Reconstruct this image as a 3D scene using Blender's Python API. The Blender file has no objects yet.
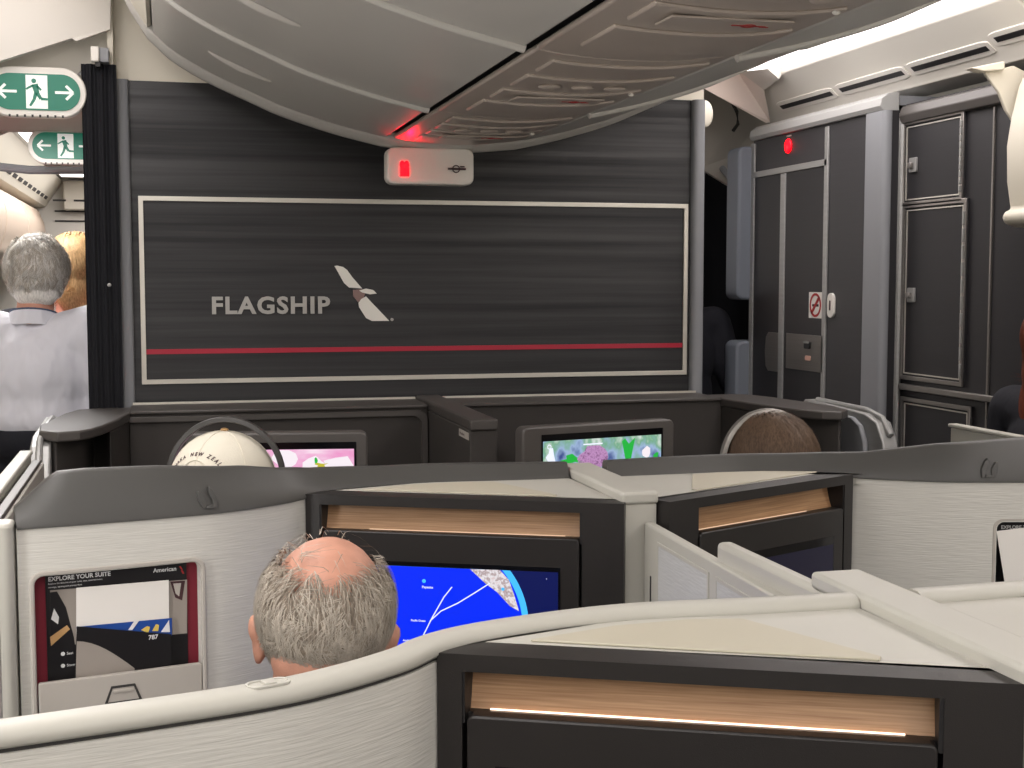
import bpy, bmesh, math, random
from mathutils import Vector, Matrix, noise
random.seed(7)
SC = bpy.context.scene
COL = SC.collection
R = math.radians
F = 1350.0
CAMZ = 1.6
YAW = R(14.4); PIT = math.atan(103 / 1350)
_r = Vector((math.cos(YAW), -math.sin(YAW), 0))
_f = Vector((math.sin(YAW) * math.cos(PIT), math.cos(YAW) * math.cos(PIT), -math.sin(PIT)))
_u = _r.cross(_f)
CP = Vector((0, 0, CAMZ))
def ray(px, py): return _f + _r * ((px - 512) / F) + _u * ((384 - py) / F)
def PY(px, py, y): d = ray(px, py); return CP + d * (y / d.y)
def PX(px, py, x): d = ray(px, py); return CP + d * (x / d.x)
def PZ(px, py, z): d = ray(px, py); return CP + d * ((z - CAMZ) / d.z)
def PPL(px, py, p0, n): d = ray(px, py); return CP + d * ((p0 - CP).dot(n) / d.dot(n))
CX = .817
ROWX, ROWY = -.026, 1.07

# ------------------------------------------------------------------ materials
def lin(c):
    return tuple(((x / 255) / 12.92 if x / 255 <= .04045 else ((x / 255 + .055) / 1.055) ** 2.4) for x in c) + (1,)
def mat(name, rgb, rough=.5, metal=0, spec=.5, emit=None, es=0, noise_amt=0, nscale=(40, 40, 40), bump=0, bscale=(60, 60, 60), coat=0, trans=0, detail=3):
    m = bpy.data.materials.new(name); m.use_nodes = True
    nt = m.node_tree; b = nt.nodes['Principled BSDF']
    b.inputs['Base Color'].default_value = lin(rgb)
    b.inputs['Roughness'].default_value = rough; b.inputs['Metallic'].default_value = metal
    b.inputs['Specular IOR Level'].default_value = spec
    b.inputs['Coat Weight'].default_value = coat
    if emit:
        b.inputs['Emission Color'].default_value = lin(emit); b.inputs['Emission Strength'].default_value = es
    tc = nt.nodes.new('ShaderNodeTexCoord')
    if noise_amt:
        mp = nt.nodes.new('ShaderNodeMapping'); mp.inputs['Scale'].default_value = nscale
        n = nt.nodes.new('ShaderNodeTexNoise'); n.inputs['Scale'].default_value = 1; n.inputs['Detail'].default_value = detail
        nt.links.new(tc.outputs['Object'], mp.inputs[0]); nt.links.new(mp.outputs[0], n.inputs['Vector'])
        rp = nt.nodes.new('ShaderNodeValToRGB')
        c = lin(rgb)
        rp.color_ramp.elements[0].position = .3; rp.color_ramp.elements[1].position = .7
        rp.color_ramp.elements[0].color = tuple(max(0, x * (1 - noise_amt)) for x in c[:3]) + (1,)
        rp.color_ramp.elements[1].color = tuple(min(1, x * (1 + noise_amt)) for x in c[:3]) + (1,)
        nt.links.new(n.outputs[0], rp.inputs[0]); nt.links.new(rp.outputs[0], b.inputs['Base Color'])
    if bump:
        mp = nt.nodes.new('ShaderNodeMapping'); mp.inputs['Scale'].default_value = bscale
        n = nt.nodes.new('ShaderNodeTexNoise'); n.inputs['Scale'].default_value = 1; n.inputs['Detail'].default_value = 2
        bp = nt.nodes.new('ShaderNodeBump'); bp.inputs['Strength'].default_value = 1; bp.inputs['Distance'].default_value = bump
        nt.links.new(tc.outputs['Object'], mp.inputs[0]); nt.links.new(mp.outputs[0], n.inputs['Vector'])
        nt.links.new(n.outputs[0], bp.inputs['Height']); nt.links.new(bp.outputs[0], b.inputs['Normal'])
    return m
M = {}
M['cream'] = mat('cream_shell', (188, 186, 177), .42, noise_amt=.015, nscale=(6, 6, 6))
M['cream_inset'] = mat('cream_inset', (188, 182, 164), .5, noise_amt=.015, nscale=(6, 6, 6))
M['shell'] = mat('ribbed_shell', (202, 200, 193), .6, bump=.0007, bscale=(22, 22, 420), noise_amt=.045, nscale=(16, 16, 330))
M['divider'] = mat('divider_texture', (196, 197, 196), .55, bump=.001, bscale=(30, 30, 300), noise_amt=.03, nscale=(30, 30, 300))
M['grey_rim'] = mat('grey_rim', (74, 73, 71), .42, noise_amt=.02, nscale=(8, 8, 8))
M['seam'] = mat('seam_dark', (50, 48, 46), .7)
M['frame_black'] = mat('console_black', (34, 31, 30), .42, noise_amt=.03, nscale=(20, 20, 20), bump=.0002, bscale=(900, 900, 900))
M['black'] = mat('matt_black', (24, 23, 25), .5)
M['glass_black'] = mat('screen_glass', (10, 9, 14), .12)
M['brown_grey'] = mat('inner_wall_fabric', (58, 54, 51), .75, noise_amt=.05, nscale=(200, 200, 200), bump=.0003, bscale=(500, 500, 500))
M['ledge_grey'] = mat('ledge_grey', (76, 72, 69), .4)
M['alu'] = mat('brushed_metal', (168, 168, 166), .45, metal=.5, noise_amt=.05, nscale=(3, 3, 80))
M['alu_grey'] = mat('grey_column', (142, 144, 148), .5)
M['handle'] = mat('handle_plastic', (206, 202, 196), .3)
M['trim'] = mat('picture_trim', (214, 210, 200), .35, metal=.45)
M['red_stripe'] = mat('red_stripe', (176, 34, 58), .4)
M['letter'] = mat('letter_metal', (176, 174, 170), .4, metal=.5)
M['emblem'] = mat('emblem_white', (232, 230, 222), .35, metal=.2)
M['emblem_band'] = mat('emblem_band', (140, 116, 112), .35, metal=.5)
M['bin'] = mat('bin_panel', (200, 197, 191), .42, noise_amt=.01, nscale=(5, 5, 5))
M['psu'] = mat('service_panel', (184, 172, 162), .33, noise_amt=.02, nscale=(5, 5, 5))
M['bin_cream'] = mat('bin_cream', (222, 216, 200), .5)
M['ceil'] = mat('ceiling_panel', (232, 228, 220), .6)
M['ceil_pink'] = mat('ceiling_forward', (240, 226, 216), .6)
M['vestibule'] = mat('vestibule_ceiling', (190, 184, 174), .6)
M['carpet'] = mat('carpet', (44, 44, 52), .95, noise_amt=.3, nscale=(60, 60, 60), bump=.002, bscale=(400, 400, 400))
M['wall'] = mat('side_wall', (206, 202, 192), .6)
M['monument'] = mat('monument_laminate', (54, 53, 56), .5, noise_amt=.05, nscale=(4, 4, 120))
M['monument_dark'] = mat('monument_dark', (40, 39, 42), .5, noise_amt=.05, nscale=(4, 4, 120))
M['white'] = mat('white_plastic', (236, 232, 224), .35)
M['paper'] = mat('paper', (232, 228, 222), .7)
M['curtain'] = mat('curtain_cloth', (20, 21, 27), .95, bump=.001, bscale=(60, 60, 500))
M['green'] = mat('exit_green', (20, 110, 88), .4, emit=(20, 110, 88), es=.35)
M['exit_white'] = mat('exit_white', (230, 235, 230), .4, emit=(230, 235, 230), es=.35)
M['red_lamp'] = mat('red_lamp', (255, 20, 40), .3, emit=(255, 3, 16), es=4)
M['icon'] = mat('icon_dark', (60, 30, 34), .6)
M['icon_red'] = mat('icon_red', (170, 40, 40), .6)
M['maroon'] = mat('pocket_maroon', (112, 16, 36), .7)
M['card_black'] = mat('card_black', (22, 20, 22), .4)
M['flap'] = mat('pocket_flap', (178, 172, 164), .45)
M['print_white'] = mat('print_white', (225, 225, 225), .6)
M['blue'] = mat('magazine_blue', (24, 70, 150), .5)
M['tan'] = mat('photo_tan', (190, 150, 100), .6)
M['photo_grey'] = mat('photo_grey', (150, 142, 134), .6)
M['yellow'] = mat('print_yellow', (220, 190, 90), .6)
M['cushion_blue'] = mat('crew_seat_vinyl', (122, 128, 138), .5)
M['seat'] = mat('seat_leather', (70, 72, 82), .5)
M['steel'] = mat('steel_plate', (150, 146, 142), .35, metal=.8, noise_amt=.06, nscale=(60, 3, 400))
M['eye'] = mat('eye_white', (235, 232, 228), .2)
M['iris'] = mat('eye_iris', (60, 48, 40), .2)
def emis(name, rgb, s):
    m = bpy.data.materials.new(name); m.use_nodes = True; nt = m.node_tree
    for n in list(nt.nodes): nt.nodes.remove(n)
    e = nt.nodes.new('ShaderNodeEmission'); o = nt.nodes.new('ShaderNodeOutputMaterial')
    e.inputs[0].default_value = lin(rgb); e.inputs[1].default_value = s
    nt.links.new(e.outputs[0], o.inputs[0]); return m
M['lamp'] = emis('ceiling_lamp', (255, 246, 244), 4)
M['led'] = emis('led_strip', (255, 222, 196), 3.2)
M['led_dim'] = emis('led_strip_dim', (255, 215, 180), .9)

def wood():
    m = mat('oak_veneer', (196, 152, 110), .45); nt = m.node_tree; b = nt.nodes['Principled BSDF']
    tc = nt.nodes.new('ShaderNodeTexCoord'); mp = nt.nodes.new('ShaderNodeMapping'); mp.inputs['Scale'].default_value = (9, 9, 420)
    n = nt.nodes.new('ShaderNodeTexNoise'); n.inputs['Scale'].default_value = 1; n.inputs['Detail'].default_value = 4; n.inputs['Distortion'].default_value = .4
    rp = nt.nodes.new('ShaderNodeValToRGB'); rp.color_ramp.elements[0].position = .3; rp.color_ramp.elements[1].position = .7
    rp.color_ramp.elements[0].color = lin((160, 118, 82)); rp.color_ramp.elements[1].color = lin((196, 156, 116))
    nt.links.new(tc.outputs['Object'], mp.inputs[0]); nt.links.new(mp.outputs[0], n.inputs['Vector']); nt.links.new(n.outputs[0], rp.inputs[0]); nt.links.new(rp.outputs[0], b.inputs['Base Color'])
    return m
M['wood'] = wood()
def bulk():
    m = mat('streaked_laminate', (60, 60, 62), .5); nt = m.node_tree; b = nt.nodes['Principled BSDF']
    tc = nt.nodes.new('ShaderNodeTexCoord'); mp = nt.nodes.new('ShaderNodeMapping'); mp.inputs['Scale'].default_value = (.55, .55, 34)
    n = nt.nodes.new('ShaderNodeTexNoise'); n.inputs['Scale'].default_value = 1; n.inputs['Detail'].default_value = 5; n.inputs['Roughness'].default_value = .62
    mp2 = nt.nodes.new('ShaderNodeMapping'); mp2.inputs['Scale'].default_value = (500, 500, 900)
    n2 = nt.nodes.new('ShaderNodeTexNoise'); n2.inputs['Scale'].default_value = 1
    nt.links.new(tc.outputs['Object'], mp2.inputs[0]); nt.links.new(mp2.outputs[0], n2.inputs['Vector'])
    rp = nt.nodes.new('ShaderNodeValToRGB'); rp.color_ramp.elements[0].position = .36; rp.color_ramp.elements[1].position = .64
    rp.color_ramp.elements[0].color = lin((27, 27, 30)); rp.color_ramp.elements[1].color = lin((50, 50, 52))
    rr = nt.nodes.new('ShaderNodeMapRange'); rr.inputs[1].default_value = .36; rr.inputs[2].default_value = .64; rr.inputs[3].default_value = .6; rr.inputs[4].default_value = .33
    mx = nt.nodes.new('ShaderNodeMix'); mx.data_type = 'RGBA'; mx.blend_type = 'OVERLAY'; mx.inputs[0].default_value = .25
    nt.links.new(tc.outputs['Object'], mp.inputs[0]); nt.links.new(mp.outputs[0], n.inputs['Vector']); nt.links.new(n.outputs[0], rp.inputs[0])
    nt.links.new(n.outputs[0], rr.inputs[0]); nt.links.new(rr.outputs[0], b.inputs['Roughness'])
    nt.links.new(rp.outputs[0], mx.inputs[6]); nt.links.new(n2.outputs[0], mx.inputs[7]); nt.links.new(mx.outputs[2], b.inputs['Base Color'])
    return m
M['bulk'] = bulk()
def patch(name, cols, scale, emit=0, posn=None, rough=.6):
    """noise patches of several colours; emit>0 for a screen picture"""
    m = bpy.data.materials.new(name); m.use_nodes = True; nt = m.node_tree; b = nt.nodes['Principled BSDF']
    tc = nt.nodes.new('ShaderNodeTexCoord'); mp = nt.nodes.new('ShaderNodeMapping'); mp.inputs['Scale'].default_value = scale
    n = nt.nodes.new('ShaderNodeTexNoise'); n.inputs['Scale'].default_value = 1; n.inputs['Detail'].default_value = 3
    rp = nt.nodes.new('ShaderNodeValToRGB'); cr = rp.color_ramp
    k = len(cols); cr.elements[0].position = .3; cr.elements[1].position = .7
    cr.elements[0].color = lin(cols[0]); cr.elements[1].color = lin(cols[-1])
    for i in range(1, k - 1):
        e = cr.elements.new(.3 + .4 * i / (k - 1)); e.color = lin(cols[i])
    nt.links.new(tc.outputs['Object'], mp.inputs[0]); nt.links.new(mp.outputs[0], n.inputs['Vector']); nt.links.new(n.outputs[0], rp.inputs[0])
    nt.links.new(rp.outputs[0], b.inputs['Base Color']); b.inputs['Roughness'].default_value = rough
    if emit:
        b.inputs['Base Color'].default_value = (0, 0, 0, 1)
        nt.links.new(rp.outputs[0], b.inputs['Emission Color']); b.inputs['Emission Strength'].default_value = emit
        for l in list(nt.links):
            if l.to_socket == b.inputs['Base Color']: nt.links.remove(l)
        b.inputs['Base Color'].default_value = (0.01, 0.01, .012, 1)
    return m
def scr(name, rgb, s=1.0):
    m = mat(name, (6, 6, 8), .3, emit=rgb, es=s); return m
M['map_blue'] = scr('map_ocean', (0, 42, 240), 1.15)
M['map_cyan'] = scr('map_atmosphere', (70, 190, 255), 1.1)
M['map_land'] = patch('map_land', [(225, 205, 205), (240, 236, 240), (175, 150, 150), (235, 235, 245)], (110, 110, 110), .95)
M['map_space'] = scr('map_space', (8, 20, 84), 1.0)
M['map_line'] = scr('map_line', (235, 240, 255), 1.1)
M['pink'] = patch('pink_picture', [(236, 150, 200), (240, 180, 215), (250, 225, 238)], (12, 12, 40), 1.0)
M['petal'] = scr('petal_white', (250, 240, 246), 1.0)
M['garden'] = patch('garden_picture', [(56, 76, 140), (160, 185, 220), (120, 175, 140), (240, 242, 242)], (20, 20, 16), .95)
M['s_green'] = scr('picture_green', (40, 190, 70), .9)
M['s_lilac'] = patch('picture_lilac', [(110, 60, 110), (200, 150, 200), (150, 100, 150)], (120, 120, 120), .95)
M['s_navy'] = scr('idle_navy', (26, 24, 50), .55)
M['s_yellow'] = scr('picture_yellow', (205, 195, 60), .9)

# ------------------------------------------------------------------ mesh building
def catmull(pts, n=6):
    P = [Vector(p) for p in pts]; out = []
    for i in range(len(P) - 1):
        p0 = P[i - 1] if i else P[0] * 2 - P[1]; p1 = P[i]; p2 = P[i + 1]; p3 = P[i + 2] if i + 2 < len(P) else P[-1] * 2 - P[-2]
        for k in range(n):
            t = k / n
            out.append(.5 * ((2 * p1) + (p2 - p0) * t + (2 * p0 - 5 * p1 + 4 * p2 - p3) * t * t + (3 * p1 - p0 - 3 * p2 + p3) * t ** 3))
    out.append(P[-1]); return out
def rrect(w0, w1, h0, h1, r, n=5):
    pts = []
    for cx, cy, a0 in ((w1 - r, h1 - r, 0), (w0 + r, h1 - r, 90), (w0 + r, h0 + r, 180), (w1 - r, h0 + r, 270)):
        for k in range(n + 1):
            a = R(a0 + 90 * k / n); pts.append((cx + r * math.cos(a), cy + r * math.sin(a)))
    return pts
ID = lambda a, b, c: Vector((a, b, c))
_ico = {}
def ico(sub):
    if sub not in _ico:
        bm = bmesh.new(); bmesh.ops.create_icosphere(bm, subdivisions=sub, radius=1)
        _ico[sub] = ([v.co.copy() for v in bm.verts], [[v.index for v in f.verts] for f in bm.faces]); bm.free()
    return _ico[sub]
class MB:
    def __init__(s, T=ID): s.v = []; s.f = []; s.T = T
    def add(s, vs, fs):
        o = len(s.v); s.v += [s.T(*p) for p in vs]; s.f += [[i + o for i in f] for f in fs]; return s
    def box(s, x0, x1, y0, y1, z0, z1):
        vs = [(x, y, z) for z in (z0, z1) for y in (y0, y1) for x in (x0, x1)]
        return s.add(vs, [(0, 2, 3, 1), (4, 5, 7, 6), (0, 1, 5, 4), (2, 6, 7, 3), (0, 4, 6, 2), (1, 3, 7, 5)])
    def prism(s, poly, c0, c1, m=lambda a, b, c: (a, b, c)):
        n = len(poly); vs = [m(a, b, c0) for a, b in poly] + [m(a, b, c1) for a, b in poly]
        return s.add(vs, [list(range(n))[::-1], [n + i for i in range(n)]] + [[i, (i + 1) % n, n + (i + 1) % n, n + i] for i in range(n)])
    def ring(s, outer, inner, c0, c1, m=lambda a, b, c: (a, b, c)):
        n = len(outer); vs = []
        for c in (c0, c1):
            vs += [m(a, b, c) for a, b in outer] + [m(a, b, c) for a, b in inner]
        fs = []
        for i in range(n):
            j = (i + 1) % n
            fs += [[i, j, n + j, n + i], [2 * n + i, 2 * n + j, 3 * n + j, 3 * n + i], [i, j, 2 * n + j, 2 * n + i], [n + i, n + j, 3 * n + j, 3 * n + i]]
        return s.add(vs, fs)
    def tube(s, pts, r, n=8, r1=None, flat=1):
        P = [Vector(p) for p in pts]; vs = []; fs = []; k = len(P)
        up = Vector((0, 0, 1))
        for i, p in enumerate(P):
            t = (P[min(i + 1, k - 1)] - P[max(i - 1, 0)]).normalized()
            a = t.cross(up); a = a.normalized() if a.length > 1e-3 else Vector((1, 0, 0)); b = t.cross(a)
            rr = r if r1 is None else r + (r1 - r) * i / (k - 1)
            for j in range(n):
                q = 2 * math.pi * j / n; vs.append(p + a * math.cos(q) * rr + b * math.sin(q) * rr * flat)
        for i in range(k - 1):
            for j in range(n):
                fs.append([i * n + j, i * n + (j + 1) % n, (i + 1) * n + (j + 1) % n, (i + 1) * n + j])
        fs += [list(range(n))[::-1], [(k - 1) * n + j for j in range(n)]]
        return s.add(vs, fs)
    def loft(s, rows, closed=True, caps=True):
        vs = [p for r in rows for p in r]; n = len(rows[0]); fs = []
        for i in range(len(rows) - 1):
            for j in range(n if closed else n - 1):
                fs.append([i * n + j, i * n + (j + 1) % n, (i + 1) * n + (j + 1) % n, (i + 1) * n + j])
        if caps and closed: fs += [list(range(n))[::-1], [(len(rows) - 1) * n + j for j in range(n)]]
        return s.add(vs, fs)
    def sweep(s, path, prof, dy=0):
        """path: plan points; prof(i, k) gives [(offset forward, z)]"""
        k = len(path); rows = []
        for i, p in enumerate(path):
            t = Vector(path[min(i + 1, k - 1)]) - Vector(path[max(i - 1, 0)]); t = Vector((t[0], t[1], 0)).normalized()
            nrm = Vector((-t.y, t.x, 0))
            rows.append([(p[0] + nrm.x * o, p[1] + dy + nrm.y * o, z) for o, z in prof(i, k)])
        return s.loft(rows)
    def ell(s, c, r, rot=None, sub=3):
        vs, fs = ico(sub); m = (Matrix.Rotation(rot[0], 3, rot[1]) if rot else Matrix.Identity(3)); c = Vector(c)
        return s.add([c + m @ Vector((v.x * r[0], v.y * r[1], v.z * r[2])) for v in vs], fs)
    def cap(s, p, r0, q, r1, sub=2):
        p = Vector(p); q = Vector(q)
        s.ell(p, (r0,) * 3, sub=sub); s.ell(q, (r1,) * 3, sub=sub)
        return s.tube([p, q], r0, 14, r1)
    def build(s, name, m, parent=None, bevel=0, seg=2, smooth=True, ang=35, loc=None, keepn=False):
        me = bpy.data.meshes.new(name)
        if parent is not None: off = wloc(parent)
        elif loc is not None: off = Vector(loc)
        else:
            xs = [v.x for v in s.v]; ys = [v.y for v in s.v]; zs = [v.z for v in s.v]
            off = Vector(((min(xs) + max(xs)) / 2, (min(ys) + max(ys)) / 2, min(zs)))
        me.from_pydata([v - off for v in s.v], [], s.f)
        if not keepn:
            bm = bmesh.new(); bm.from_mesh(me); bmesh.ops.recalc_face_normals(bm, faces=bm.faces); bm.to_mesh(me); bm.free()
        if smooth:
            me.polygons.foreach_set('use_smooth', [True] * len(me.polygons)); me.set_sharp_from_angle(angle=R(ang))
        me.materials.append(M[m] if isinstance(m, str) else m)
        o = bpy.data.objects.new(name, me); COL.objects.link(o)
        if parent is not None: o.parent = parent
        else: o.location = off
        if bevel:
            b = o.modifiers.new('bevel', 'BEVEL'); b.width = bevel; b.segments = seg; b.limit_method = 'ANGLE'; b.angle_limit = R(40)
        return o
def wloc(o):
    p = Vector(o.location)
    while o.parent is not None: o = o.parent; p += Vector(o.location)
    return p
def tag(o, label=None, cat=None, group=None, kind=None):
    if label: o['label'] = label
    if cat: o['category'] = cat
    if group: o['group'] = group
    if kind: o['kind'] = kind
    return o
def thing(name, loc, label, cat, group=None, kind=None):
    o = bpy.data.objects.new(name, None); COL.objects.link(o); o.location = loc; o.empty_display_size = .1
    return tag(o, label, cat, group, kind)
def struct(o, label=None): return tag(o, label, None, None, 'structure')
def text(body, size, T, m, name, parent, bold=0, ext=.0006, align='LEFT', sx=1, space=1):
    cu = bpy.data.curves.new(name, 'FONT'); cu.body = body; cu.size = size; cu.extrude = ext; cu.offset = bold; cu.align_x = align; cu.space_character = space
    cu.resolution_u = 3
    o = bpy.data.objects.new(name, cu); COL.objects.link(o)
    dg = bpy.context.evaluated_depsgraph_get(); me = bpy.data.meshes.new_from_object(o.evaluated_get(dg))
    vs = [v.co.copy() for v in me.vertices]; fs = [list(p.vertices) for p in me.polygons]
    bpy.data.objects.remove(o); bpy.data.curves.remove(cu); bpy.data.meshes.remove(me)
    b = MB(T); b.add([(v.x * sx, v.y, v.z) for v in vs], fs)
    return b.build(name, m, parent, smooth=False)
def cut(o, cb):
    """subtract the closed shape in builder cb (world space) from object o, for good"""
    c = cb.build('cutter', 'black', None, smooth=False)
    bpy.context.view_layer.update()
    md = o.modifiers.new('cut', 'BOOLEAN'); md.object = c; md.operation = 'DIFFERENCE'; md.solver = 'EXACT'
    dg = bpy.context.evaluated_depsgraph_get(); me = bpy.data.meshes.new_from_object(o.evaluated_get(dg))
    o.modifiers.clear(); o.data = me; bpy.data.objects.remove(c)
    me.set_sharp_from_angle(angle=R(35))
def frame_T(o, a, b):
    """local (p, q, c) -> o + a p + b q + (a x b) c"""
    o = Vector(o); a = Vector(a).normalized(); b = Vector(b).normalized(); n = a.cross(b)
    return lambda p, q, c: o + a * p + b * q + n * c
# ------------------------------------------------------------------ suites
PATH = [(-.205, 1.141), (-.1, 1.162), (.07, 1.204), (.15, 1.239), (.225, 1.292), (.27, 1.338), (.33, 1.370), (.43, 1.398), (.52, 1.409), (.66, 1.399), (.774, 1.396)]
def smooth_path():
    return [(p[0], p[1]) for p in catmull([(x, y, 0) for x, y in PATH], 6)]
SP = smooth_path()
PATHR = [(-.22, 1.136), (-.115, 1.158), (.055, 1.196), (.15, 1.225), (.24, 1.275), (.305, 1.322), (.36, 1.354), (.45, 1.385), (.53, 1.4), (.66, 1.399), (.78, 1.396)]
SPR = [(p.x, p.y) for p in catmull([(x, y, 0) for x, y in PATHR], 6)]
SPS = {1: SP, -1: SPR}
def side(s, row=0):
    o = ROWX * row
    return (lambda a, b, c: Vector((a + o, b, c))) if s > 0 else (lambda a, b, c: Vector((2 * CX - a + o, b, c)))
MODO = Vector((.262, 1.328, 0)); MODE = Vector((.776, 1.084, 0))
MU = (MODE - MODO).normalized(); MN = Vector((-MU.y, MU.x, 0))
MODOS = {1: MODO, -1: MODO + MU * .05}
def console(row, s, root, screen):
    MODO = MODOS[s]; MW = (MODE - MODO).length
    S = side(s, row); dy = ROWY * row
    def T(u, d, z): p = MODO + MU * u + MN * d; return S(p.x, p.y + dy, z)
    zt, zl, zb = 1.222, 1.204, .62
    f = MB(T)
    oo = [(0, zb), (0, zt), (MW, zt), (MW, zb)]; ii = [(.026, zb), (.026, zl), (MW - .072, zl), (MW - .072, zb)]
    f.ring(oo, ii, 0, .05, lambda a, b, c: (a, c, b))
    fr = f.build('console_frame', 'frame_black', root, bevel=.004)
    w = MB(T)
    rows = []
    for k in range(9):
        t = k / 8; z = 1.154 + (zl + .01 - 1.154) * t; rows.append((.042 - .014 * (1 - t) ** 2, z))
    u0, u1 = .028, MW - .076
    vs = []
    for d, z in rows: vs += [(u0, d, z), (u1, d, z)]
    w.add(vs, [(2 * i, 2 * i + 1, 2 * i + 3, 2 * i + 2) for i in range(8)])
    w.build('wood_inlay', 'wood', fr, keepn=True)
    for a_, b_ in ((MW - .0765, MW - .0715), (.0255, .0285)):
        e = MB(T); e.box(a_, b_, .002, .05, 1.15, 1.208); e.build('end_cheek', 'black', fr)
    lg = MB(T); lg.box(.027, MW - .073, .018, .046, 1.146, 1.1572); lg.build('ledge', 'frame_black', fr)
    L = MB(T); L.box(.05 if row == 0 else .11, MW - .105, .0262, .0276, 1.1574, 1.1588); L.build('light_strip', 'led' if row == 0 else 'led_dim', fr)
    mon = MB(T)
    b0, b1 = .031, MW - .077
    mon.prism(rrect(b0, b1, .86, 1.159, .008), -.002, .018, lambda a, b, c: (a, c, b))
    mo = mon.build('monitor', 'frame_black', root, bevel=.0025)
    s0, s1, q0, q1 = b0 + .034, b1 - .036, .885, 1.104
    g = MB(T); g.box(s0 - .004, s1 + .004, -.0032, -.0018, q0 - .004, q1 + .004); g.build('screen_glass', 'glass_black', mo)
    if screen == 'map':
        g = MB(T); g.box(s0, s1, -.0040, -.0034, q0, q1 - .004); sc = g.build('screen', 'map_space', mo)
        def disc(cu, cz, r, d, m, nm):
            # disc clipped to the screen rectangle
            def clip(poly, ax, lim, sg):
                out = []
                for i in range(len(poly)):
                    a, b = poly[i], poly[(i + 1) % len(poly)]
                    ia, ib = (a[ax] - lim) * sg <= 0, (b[ax] - lim) * sg <= 0
                    if ia: out.append(a)
                    if ia != ib:
                        t = (lim - a[ax]) / (b[ax] - a[ax]); out.append((a[0] + (b[0] - a[0]) * t, a[1] + (b[1] - a[1]) * t))
                return out
            p = [(cu + r * math.cos(R(k * 3)), cz + r * math.sin(R(k * 3))) for k in range(120)]
            for ax, lim, sg in ((0, s0, -1), (0, s1, 1), (1, q0, -1), (1, q1 - .004, 1)): p = clip(p, ax, lim, sg)
            b = MB(T); b.prism(p, d, d + .0002, lambda a, b_, c: (a, c, b_)); return b.build(nm, m, mo if nm != 'x' else sc, smooth=False)
        P0 = T(0, -.0045, 0); NN = (T(0, 1, 0) - T(0, 0, 0))
        def loc(px, py):
            w_ = PPL(px, py, P0, NN); q = Vector((w_.x - ROWX * row, w_.y - dy, 0)) - MODO; return (q.dot(MU), w_.z)
        # globe: circle through three seen points of its right rim
        a = loc(505, 566); b = loc(521, 590); c = loc(528, 613)
        cu_, cz_ = loc(440, 622); r_ = .5 * (math.dist((cu_, cz_), b) + math.dist((cu_, cz_), c))
        disc(cu_, cz_, r_, -.0043, 'map_cyan', 'globe_rim'); disc(cu_, cz_, r_ * .93, -.0046, 'map_blue', 'globe')
        land = [loc(*p) for p in ((470, 569), (500, 570), (509, 580), (514, 594), (519, 611), (510, 606), (497, 592), (485, 583))]
        b = MB(T); b.prism(land, -.0052, -.005, lambda a, b_, c: (a, c, b_)); b.build('land', 'map_land', mo, smooth=False)
        ln = MB(T)
        for pts in (((423, 636), (432, 618), (444, 597), (452, 587)), ((430, 621), (441, 611), (458, 603), (476, 592), (490, 583))):
            ln.tube([(loc(*p)[0], -.0052, loc(*p)[1]) for p in pts], .0011, 6)
        ln.build('route_line', 'map_line', mo)
        st = MB(T)
        rnd = random.Random(3)
        for k in range(70):
            u = rnd.uniform(s0, s1); z = rnd.uniform(q0, q1 - .01)
            if math.dist((u, z), (cu_, cz_)) < r_ * 1.03: continue
            w_ = rnd.choice((.0005, .0007, .001)); st.box(u - w_, u + w_, -.0044, -.0041, z - w_, z + w_)
        st.build('star_field', 'map_line', mo, smooth=False)
        dot = MB(T); u, z = loc(424, 581); dot.ell((u, -.005, z), (.0035, .0006, .0035)); u, z = loc(503, 589); dot.ell((u, -.0055, z), (.003, .0006, .003)); dot.build('place_dot', 'map_cyan', mo)
        for tx, px, py, sz in (('Papeete', 422, 588, .0045), ('Pacific Ocean', 411, 621, .0035), ('Auckland', 403, 641, .0035)):
            u, z = loc(px, py)
            text(tx, sz * 1.4, lambda a, b_, c, u=u, z=z: T(u + a, -.0052 - c, z + b_), 'map_line', 'map_caption', mo, ext=.0001, bold=.0001)
    elif screen == 'idle':
        g = MB(T); g.box(s0, s1, -.0040, -.0034, q0, q1 - .012); g.build('screen', 's_navy', mo)
    # back of console and side cheeks (encloses the cabinet)
    c = MB(T); c.box(0.003, MW - .003, .05, .075, zb, zt - .01); c.build('console_back', 'frame_black', root)
    d = MB(T); d.box(.0, MW, -.06, .05, zb - .03, zb); d.build('table_ledge', 'frame_black', root, bevel=.004)
    return T
BT = [(-.235, 1.240), (-.203, 1.2455), (-.16, 1.285), (-.14, 1.297), (-.10, 1.299), (.013, 1.2965), (.17, 1.283), (.294, 1.2605), (.415, 1.2545), (.67, 1.252), (.80, 1.2495)]
def band_top(x):
    for (a, za), (b, zb) in zip(BT, BT[1:]):
        if x <= b: return za + (zb - za) * max(0, (x - a)) / (b - a)
    return BT[-1][1]
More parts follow.
